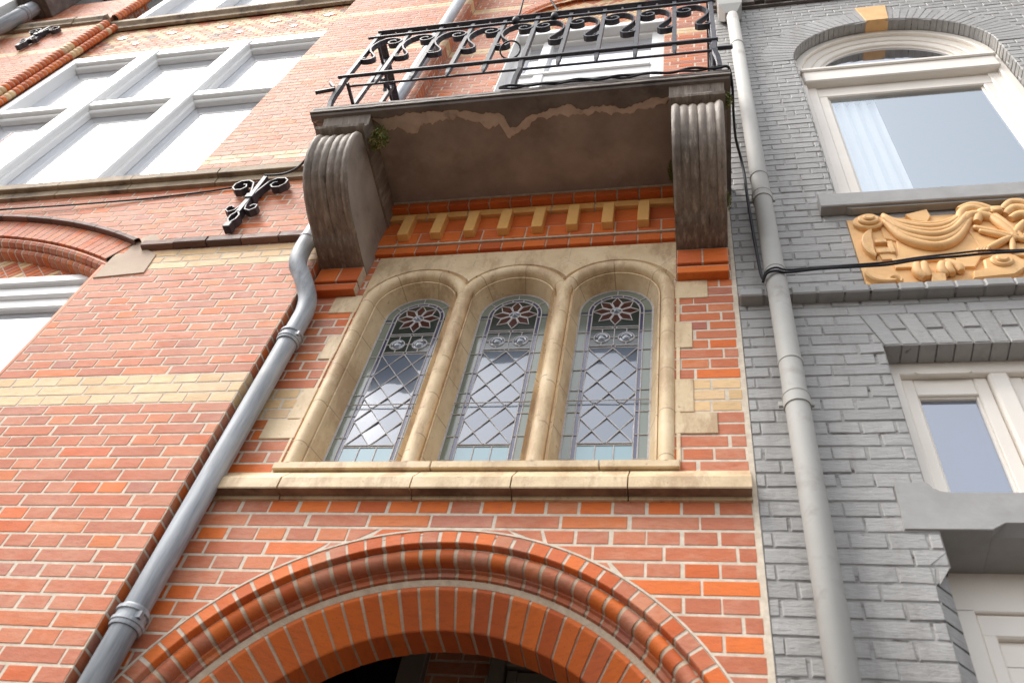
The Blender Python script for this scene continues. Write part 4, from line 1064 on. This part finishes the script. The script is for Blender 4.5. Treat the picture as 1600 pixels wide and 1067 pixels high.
# ---- relief panel
mb = MB(); mb.box(.712, 1.94, -.006, .05, 4.884, 5.50); RL = part(mb, 'relief_panel', M['ochre'], G, label='ochre painted relief panel with drapery and scrolls')
def fz(pts): return [(x*1.008, 1.6+(z-1.6)*1.008) for x, z in pts]
def strand(mb, pts, r, y=-.02, flat=1.0, n=10):
    P = pts
    sm = []
    for i in range(len(P)-1):
        p0 = P[max(i-1, 0)]; p1 = P[i]; p2 = P[i+1]; p3 = P[min(i+2, len(P)-1)]
        for k in range(5):
            t = k/5; sm.append(tuple(.5*((2*p1[d])+(-p0[d]+p2[d])*t+(2*p0[d]-5*p1[d]+4*p2[d]-p3[d])*t*t+(-p0[d]+3*p1[d]-3*p2[d]+p3[d])*t**3) for d in (0, 1)))
    sm.append(P[-1]); m_ = len(sm)
    rad = [r*(.45+.55*math.sin(PI*(.12+.76*i/(m_-1)))) for i in range(m_)]
    mb.tube([(p[0], y, p[1]) for p in sm], rad, n)
R_ = dict(
 cs=[(.793, 5.37), (.753, 5.293), (.736, 5.172), (.77, 5.098), (.791, 5.193), (.852, 5.192), (.862, 5.159), (.885, 5.255), (.853, 5.259), (.802, 5.276), (.784, 5.335)],
 cb=[(.722, 5.035), (.712, 4.954), (.747, 4.917), (.823, 4.915), (.844, 4.963), (.801, 4.967), (.79, 5.0), (.766, 5.031)])
mb = MB()     # volute top left
for (r, y0_, y1_) in ((.068, -.030, 0), (.047, -.045, 0), (.026, -.056, 0)):
    c = (.800-.0*r, 5.445+.002); mb.prism([(c[0]+r*1.0*math.cos(2*PI*i/28), c[1]+r*.95*math.sin(2*PI*i/28)) for i in range(28)], y0_, y1_, 0, .006)
part(mb, 'volute', M['ochre'], RL, smooth=40)
mb = MB()
def crescent(cx, cz, r, a0, a1, wmax, y0, ell=1.0):
    n = 16; rows = []
    for i in range(n+1):
        a = a0+(a1-a0)*i/n; w_ = wmax*math.sin(PI*(.06+.88*i/n))**.8; ro, ri = r, r-w_; c, s_ = math.cos(a), math.sin(a)*ell
        rows.append([(cx+ro*c, 0, cz+ro*s_), (cx+ro*c, y0+.006, cz+ro*s_), (cx+(ro-.006)*c, y0, cz+(ro-.006)*s_), (cx+(ri+.004)*c, y0+.004, cz+(ri+.004)*s_), (cx+ri*c, y0+.010, cz+ri*s_), (cx+ri*c, 0, cz+ri*s_)])
    mb.grid(rows)
crescent(.845, 5.245, .105, R(118), R(232), .050, -.036, 1.35)
crescent(.800, 5.010, .085, R(165), R(300), .045, -.036, 1.0)
mb.box(.79, .86, -.022, 0, 5.175, 5.215, bev=.004); mb.box(.80, .85, -.026, 0, 5.255, 5.285, bev=.004); mb.box(.848, .872, -.024, 0, 5.17, 5.27, bev=.004)
crescent(.828, 4.945, .030, R(-90), R(200), .018, -.034)
mb.prism(fz([(.80, 5.10), (.86, 5.10), (.862, 5.19), (.79, 5.19)]), -.014, 0, 0, .003)
part(mb, 'strapwork', M['ochre'], RL, smooth=30)
mb = MB()     # raised field
mb.prism(fz([(.86, 5.10), (1.22, 5.10), (1.23, 5.25), (1.24, 5.40), (1.19, 5.44), (.87, 5.44), (.84, 5.38), (.84, 5.28), (.885, 5.25), (.875, 5.16)]), -.014, 0, 0, .004)
mb.prism(fz([(1.22, 5.09), (1.50, 5.10), (1.50, 5.42), (1.20, 5.43), (1.19, 5.30)]), -.017, 0, 0, .004)
mb.prism(fz([(.84, 5.02), (.93, 5.02), (.93, 5.07), (1.09, 5.07), (1.09, 5.005), (1.15, 5.0), (1.19, 5.07), (1.6, 5.07), (1.6, 5.10), (.84, 5.10)]), -.020, 0, 0, .004)
mb.prism(fz([(.963, 5.462), (1.062, 5.497), (1.067, 5.435), (1.04, 5.38), (.985, 5.40)]), -.028, 0, 0, .004)
part(mb, 'raised_field', M['ochre'], RL, smooth=30)
mb = MB()     # drapery swag: overlapping folds
top = [(.86, 5.47), (.914, 5.414), (.988, 5.375), (1.056, 5.362), (1.125, 5.380), (1.207, 5.449)]
bot = [(.862, 5.41), (.905, 5.264), (.969, 5.191), (1.047, 5.166), (1.134, 5.228), (1.228, 5.40)]
for k in range(6):
    t = k/5; strand(mb, fz([(a[0]*(1-t)+b[0]*t, a[1]*(1-t)+b[1]*t) for a, b in zip(top, bot)]), .017+.007*t, -.020-.010*math.sin(PI*t)-.004*(k % 2))
part(mb, 'drapery_swag', M['ochre'], RL, True)
mb = MB()     # knotted cloth and bow
for q in ([(1.18, 5.42), (1.215, 5.50), (1.27, 5.52), (1.325, 5.47)], [(1.19, 5.40), (1.24, 5.46), (1.29, 5.45), (1.33, 5.42)], [(1.20, 5.52), (1.26, 5.545), (1.31, 5.52), (1.35, 5.47)], [(1.38, 5.49), (1.43, 5.55), (1.49, 5.53), (1.54, 5.46)], [(1.38, 5.45), (1.43, 5.50), (1.49, 5.47), (1.54, 5.41)], [(1.39, 5.41), (1.44, 5.44), (1.50, 5.41), (1.55, 5.36)], [(1.25, 5.40), (1.285, 5.475), (1.34, 5.49)]):
    strand(mb, [(x, z-.02) for x, z in q], .026, -.026)
mb.box(1.325, 1.375, -.052, 0, 5.435, 5.485, bev=.008)
part(mb, 'knotted_cloth', M['ochre'], RL, 50)
mb = MB()     # crossed staffs, one ending in a hand
for (a, b, r) in (((1.31, 5.44), (1.375, 5.22), .020), ((1.335, 5.45), (1.40, 5.20), .016), ((1.225, 5.335), (1.40, 5.20), .016), ((1.24, 5.30), (1.37, 5.21), .014), ((1.44, 5.36), (1.345, 5.22), .018), ((1.35, 5.23), (1.235, 5.145), .018), ((1.352, 5.22), (1.325, 5.11), .013), ((1.46, 5.25), (1.36, 5.22), .013)):
    strand(mb, [a, ((a[0]+b[0])/2, (a[1]+b[1])/2), b], r, -.030)
for i in range(4): strand(mb, [(1.245-.012*i, 5.155-.002*i), (1.228-.012*i, 5.13), (1.232-.012*i, 5.108+.003*i)], .008, -.036, n=6)
part(mb, 'crossed_staffs', M['ochre'], RL, True)
mb = MB()     # lower scroll on the right
mb.prism([(1.125, 4.925), (1.29, 4.94), (1.345, 4.99), (1.36, 5.04), (1.33, 5.095), (1.27, 5.11), (1.20, 5.07), (1.19, 5.0), (1.14, 4.985)], -.030, 0, 0, .008)
for (r, y_) in ((.045, -.042), (.026, -.052)): mb.prism([(1.265+r*math.cos(2*PI*i/24), 5.045+r*math.sin(2*PI*i/24)) for i in range(24)], y_, 0, 0, .007)
mb.prism([(1.36, 4.94), (1.5, 4.95), (1.5, 4.99), (1.37, 5.0), (1.345, 4.97)], -.028, 0, 0, .006)
for (r, y_) in ((.03, -.034), (.015, -.04)): mb.prism([(1.405+r*math.cos(2*PI*i/18), 5.035+r*math.sin(2*PI*i/18)) for i in range(18)], y_, 0, 0, .005)
part(mb, 'volute', M['ochre'], RL, smooth=40)
mb = MB()
for q in ([(.935, 5.07), (.925, 5.0), (.945, 4.95)], [(.965, 5.07), (.955, 5.0), (.965, 4.955)], [(1.035, 5.065), (1.02, 5.0), (1.03, 4.965)], [(1.06, 5.06), (1.05, 5.01), (1.06, 4.975)], [(1.05, 5.075), (1.09, 5.03), (1.095, 4.99)]): strand(mb, q, .022, -.022)
mb.prism([(.96, 4.905), (1.02, 4.905), (1.03, 4.97), (.975, 4.975)], -.035, 0, 0, .006)
part(mb, 'hanging_cloth', M['ochre'], RL, 50)

# ================================================================== DRAINPIPES
def pipe_thing(name, label, path, r, mat, collars, group=None, loc=None, ribs=()):
    t = thing(name, label, 'drainpipe', loc, group)
    mb = MB(); mb.tube(path, r, 24); part(mb, 'pipe', M[mat], t, True)
    for (x, y_, z, kind) in collars:
        mb = MB()
        if kind == 'band':
            mb.lathe(x, y_, [(r, z-.042), (r+.006, z-.042), (r+.008, z-.036), (r+.008, z-.028), (r+.0115, z-.026), (r+.0115, z-.014), (r+.0055, z-.012), (r+.0055, z+.012), (r+.0115, z+.014), (r+.0115, z+.026), (r+.006, z+.028), (r+.004, z+.036), (r, z+.038)], 28)
            mb.tube([(x-.04, y_-.02, z), (x-.075, y_+.03, z)], .005, 6); mb.box(x+.03, x+.055, y_-.035, y_-.02, z-.012, z+.012)
        elif kind == 'socket':
            mb.lathe(x, y_, [(r+.0, z-.05), (r+.0045, z-.05), (r+.0045, z+.002), (r+.0065, z+.004), (r+.0065, z+.010), (r+.001, z+.014), (r, z+.014)], 28)
        if kind == 'socket' and mat == 'pvc': mb.box(x-.062, x+.062, y_+.012, y_+.026, z-.02, z+.006, bev=.002); mb.box(x-.012, x+.012, y_+.03, .0, z-.016, z+.002)
        if kind == 'ring': mb.lathe(x, y_, [(r, z-.008), (r+.003, z-.006), (r+.003, z+.006), (r, z+.008)], 28)
        part(mb, 'collar', M[mat], t, smooth=35)
    return t
def smooth_path(P, n=6):
    P = [Vector(p) for p in P]; o_ = []
    for i in range(len(P)-1):
        p0 = P[max(i-1, 0)]; p1 = P[i]; p2 = P[i+1]; p3 = P[min(i+2, len(P)-1)]
        for k in range(n):
            t = k/n; o_.append(.5*((2*p1)+(-p0+p2)*t+(2*p0-5*p1+4*p2-p3)*t*t+(-p0+3*p1-3*p2+p3)*t**3))
    o_.append(P[-1]); return o_
zp = [(-1.812, -.062, 2.3), (-1.812, -.062, 3.5), (-1.812, -.062, 4.70)] + smooth_path([(-1.812, -.062, 4.76), (-1.812, -.066, 4.84), (-1.824, -.085, 4.93), (-1.868, -.130, 5.03), (-1.915, -.160, 5.11), (-1.935, -.168, 5.22), (-1.936, -.170, 5.34)], 5) + [(-1.936, -.170, 7), (-1.936, -.170, 11.2)]
ZP = pipe_thing('zinc_drainpipe', 'dull zinc drainpipe with an S-bend beside the left scroll bracket', zp, .0445, 'zinc', [(-1.812, -.062, 4.63, 'band'), (-1.812, -.062, 3.125, 'band'), (-1.936, -.170, 5.33, 'ring'), (-1.936, -.17, 8.2, 'band')], loc=(-1.81, -.06, 0))
gp_ = [(.342, -.078, 1.8), (.338, -.078, 4), (.334, -.078, 6), (.332, -.078, 8.5)]
GP = pipe_thing('grey_downpipe', 'grey painted downpipe on the grey brick wall beside the red house', gp_, .0435, 'pvc', [(.338, -.078, 4.33, 'ring'), (.338, -.078, 4.125, 'socket'), (.336, -.078, 4.97, 'ring'), (.334, -.078, 5.66, 'socket'), (.334, -.078, 5.86, 'ring'), (.333, -.078, 7.85, 'ring')], loc=(.335, -.078, 0))
mb = MB(); pr = [(.042, 8.50), (.05, 8.52), (.085, 8.62), (.088, 8.70), (.088, 8.95), (.095, 8.96), (.095, 9.0)]
rows = [[(.322-q, -.078-q*.75, z), (.322+q, -.078-q*.75, z), (.322+q, -.078+q*.75, z), (.322-q, -.078+q*.75, z)] for q, z in pr]; ids = mb.grid(rows, 0, None, True); mb.face(ids[-1]); mb.face(ids[0]); part(mb, 'hopper', M['pvc'], GP)
tp = [(-7.20, -.22, 9.4), (-7.20, -.22, 11.0), (-7.20, -.22, 13)]
pipe_thing('zinc_drainpipe', 'blue-grey zinc drainpipe at the far upper left corner of the brick house', tp, .075, 'zinc', [(-7.20, -.22, 10.75, 'band'), (-7.20, -.22, 11.4, 'socket')], loc=(-7.20, -.22, 9))
# neighbour beyond the far pipe
NBH = thing('white_house', 'white rendered house with weathered planks beyond the far left drainpipe', 'house', (-9, 0, 0))
mb = MB(); mb.box(-12, -7.38, -.34, 1, 0, 16); part(mb, 'wall', M['render'], NBH)
mb = MB()
for i in range(4): mb.box(-7.375+i*.09, -7.29+i*.09, -.345, -.102, 10.95, 14, bev=.006)
part(mb, 'planking', M['plank'], NBH)

# ================================================================== WALL ANCHORS
def anchor(loc, label, s=1.0):
    t = thing('wall_anchor', label, 'wall anchor', loc, 'ornamental iron wall anchors')
    x0, y0, z0 = loc
    def P(pts): return [(x0+a*s, y0, z0+b*s) for a, b in pts]
    mb = MB(); mb.tube(P([(0, .27), (0, -.17)]), 1, flat=(.05*s, .026*s)); mb.tube(P([(0, -.16), (-.026, -.205), (-.024, -.25), (0, -.29)]), 1, flat=(.05*s, .009*s)); mb.tube(P([(0, -.16), (.026, -.205), (.024, -.25), (0, -.29)]), 1, flat=(.05*s, .009*s))
    mb.box(x0-.022*s, x0+.022*s, y0-.027*s, y0+.027*s, z0-.335*s, z0-.285*s, bev=.004)
    part(mb, 'shaft', M['iron'], t)
    for sg in (-1, 1):
        mb = MB(); sp = spiral(sg*.112, .175, .052, .016, R(-100) if sg > 0 else R(-80), R(270) if sg > 0 else R(-450), 26)
        mb.tube(P([(sg*.012, .02), (sg*.018, .08), (sg*.05, .20), (sg*.09, .235), (sg*.14, .232), (sg*.168, .20), (sg*.168, .155), (sg*.14, .12), (sg*.10, .12), (sg*.078, .15), (sg*.088, .18), (sg*.11, .185)]), 1, flat=(.045*s, .009*s)); part(mb, 'scroll', M['iron'], t)
        mb = MB(); mb.tube(P([(sg*.012, -.01), (sg*.016, -.08), (sg*.03, -.135), (sg*.065, -.155), (sg*.092, -.13), (sg*.09, -.095), (sg*.065, -.085), (sg*.05, -.105)]), 1, flat=(.045*s, .008*s)); part(mb, 'scroll', M['iron'], t)
    mb = MB(); mb.box(x0-.026*s, x0+.026*s, y0-.032*s, y0+.032*s, z0-.005, z0+.045*s, bev=.004); mb.box(x0-.016*s, x0+.016*s, y0-.02, y0+.10, z0+.10*s, z0+.14*s); part(mb, 'collar', M['iron'], t)
    return t
A1 = anchor((-2.505, -.135, 5.90), 'black scrolled wall anchor between the two dark string courses')
def dup_thing(src, dloc, label):
    c = src.copy(); COL.objects.link(c); c.location = Vector(src.location)+Vector(dloc); c['label'] = label
    for ch in list(src.children):
        k = ch.copy(); COL.objects.link(k); k.parent = c; k.matrix_parent_inverse = ch.matrix_parent_inverse
    return c
dup_thing(A1, (-4.13, 0, 4.15), 'black scrolled wall anchor on the far left pier near the zinc pipe')
dup_thing(A1, (.15, 0, 4.37), 'black wall anchor at the top edge above the balcony railing')

# ================================================================== CABLES
def cable(name, label, pts, r=.006, n=8):
    mb = MB(); mb.tube(smooth_path(pts, 6), r, n); return solo(mb, name, M['cable'], label, 'cable', True)
cable('cable', 'thin black cable running from the balcony slab down to the iron wall anchor', [(-1.93, -.52, 5.82), (-2.05, -.40, 5.90), (-2.2, -.27, 6.02), (-2.33, -.20, 6.10), (-2.42, -.18, 6.13), (-2.50, -.17, 6.16)], .007)
cable('cable', 'thin black cable strung across the red wall left of the wall anchor', [(-2.50, -.14, 6.14), (-2.661, -.116, 6.155), (-2.903, -.108, 6.125), (-3.279, -.108, 6.09), (-3.576, -.116, 6.065), (-3.934, -.12, 6.056), (-4.6, -.12, 6.07)], .006)
mb = MB()
P = []; Q = []
for i in range(44):
    x = -.95+i*(1.13/43); P.append((x, -.652-.004*math.sin(i*.9), 5.925+.010*math.sin(i*.55)+.006)); Q.append((x, -.648-.004*math.cos(i*.9), 5.932-.010*math.sin(i*.55+.6)))
P += [(.195, -.63, 5.93), (.205, -.56, 5.88), (.212, -.40, 5.93), (.225, -.25, 5.98), (.25, -.14, 5.98), (.262, -.10, 5.86), (.262, -.09, 5.66), (.268, -.08, 5.3), (.275, -.09, 4.95), (.282, -.10, 4.89)]
mb.tube(smooth_path(P, 4), .007, 8); mb.tube(smooth_path(Q, 3), .006, 8)
solo(mb, 'cable', M['cable'], 'black cable looping along the front edge of the balcony and down beside the grey downpipe', 'cable', True)
mb = MB()
P = [(.278, -.09, 4.872), (.295, -.127, 4.885), (.335, -.132, 4.895), (.38, -.118, 4.90), (.51, -.12, 4.912), (.689, -.12, 4.915), (.79, -.12, 4.92), (.92, -.12, 4.948), (1.07, -.12, 4.958), (1.169, -.12, 4.968), (1.313, -.12, 4.97), (1.7, -.12, 4.98)]
mb.tube(smooth_path(P, 5), .0058, 8); mb.tube(smooth_path([(a, b-.004+.003*math.sin(i*2), c+.012+.004*math.sin(i)) for i, (a, b, c) in enumerate(P)], 5), .0045, 8)
solo(mb, 'cable', M['cable'], 'double black cable strapped round the grey downpipe and crossing the ochre relief', 'cable', True)
for i, (x, label, top) in enumerate(((-1.005, 'left of two black cables rising from clamps on the balcony rail', (-1.02, -.90, 8.1)), (-.77, 'right of two black cables rising from clamps on the balcony rail', (-1.16, -.90, 8.1)))):
    mb = MB(); mb.tube(smooth_path([(x, RP-.02, ZU+.05), (x, RP-.01, ZU+.16), (x*.62+top[0]*.38+.01, -.74, 7.45), top], 6), .0065, 8); mb.lathe(x, RP-.018, [(.006, ZU-.03), (.018, ZU-.025), (.022, ZU), (.022, ZU+.03), (.016, ZU+.045), (.012, ZU+.06), (.006, ZU+.065)], 12)
    solo(mb, 'cable', M['cable'], label, 'cable', True)
mb = MB(); mb.tube([(-.945+.056*math.cos(2*PI*i/20), RP-.045-.034*math.sin(2*PI*i/20), 6.34+.044*math.sin(2*PI*i/20)) for i in range(21)], .005, 6)
solo(mb, 'cable_loop', M['cable'], 'small ring of black cable hooked on the lower balcony rail', 'cable loop', True)

# ================================================================== CURTAIN, PLANTS
mb = MB(); rows = []
for j in range(2):
    z = (5.5, 7.32)[j]; rows.append([(.84+i*.0065, .185+.018*math.sin(i*.62)+.006*math.sin(i*1.7), z) for i in range(48)])
mb.grid(rows); solo(mb, 'curtain', M['fabric'], 'white pleated curtain behind the left side of the arched grey house window', 'curtain', True)
def plant(name, label, c, rad, n, cat, droop=.02, seed=1, mats=('moss', 'mossb'), squash=(1, 1, 1)):
    r = random.Random(seed); mb = MB()
    for i in range(n):
        d = Vector((r.gauss(0, 1), r.gauss(0, 1), r.gauss(0, 1))).normalized()*rad*r.random()**.45
        p = Vector(c)+Vector((d.x*squash[0], d.y*squash[1], d.z*squash[2]-droop*r.random()))
        a = Vector((r.gauss(0, 1), r.gauss(0, 1), r.gauss(0, 1))).normalized()*r.uniform(.006, .013); b = a.orthogonal().normalized()*r.uniform(.002, .005)
        mb.poly([p-a, p+b, p+a, p-b], 0 if r.random() < .72 else 1)
    for i in range(n//30):
        d = Vector((r.gauss(0, 1), r.gauss(0, 1), r.gauss(0, 1))).normalized()*rad
        e = Vector(c)+Vector((d.x*squash[0], d.y*squash[1], d.z*squash[2]-droop)); s_ = Vector(c)+Vector((0, 0, rad*.5))
        mb.tube([s_, (s_+e)/2+Vector((0, 0, .01)), e], .0012, 4, 1)
    return solo(mb, name, [M[mats[0]], M[mats[1]]], label, cat)
plant('moss_tuft', 'large yellow-green tuft growing beside the cap of the left scroll bracket', (-1.565, -.53, 5.735), .062, 900, 'moss', .05, 3, squash=(.75, .9, 1.3))
plant('moss_tuft', 'small green tuft at the top right of the right scroll bracket', (.175, -.555, 5.76), .035, 350, 'moss', .03, 4, squash=(.7, 1, 1.4))
plant('moss_tuft', 'dark moss patch on the left flank of the right scroll bracket', (-.100, -.22, 5.75), .05, 500, 'moss', .05, 5, squash=(.35, 1, 1.2))
plant('moss_tuft', 'thin straggly moss on the right flank of the right scroll bracket low down', (.165, -.13, 5.58), .035, 160, 'moss', .06, 6, squash=(.5, 1, 1.6))
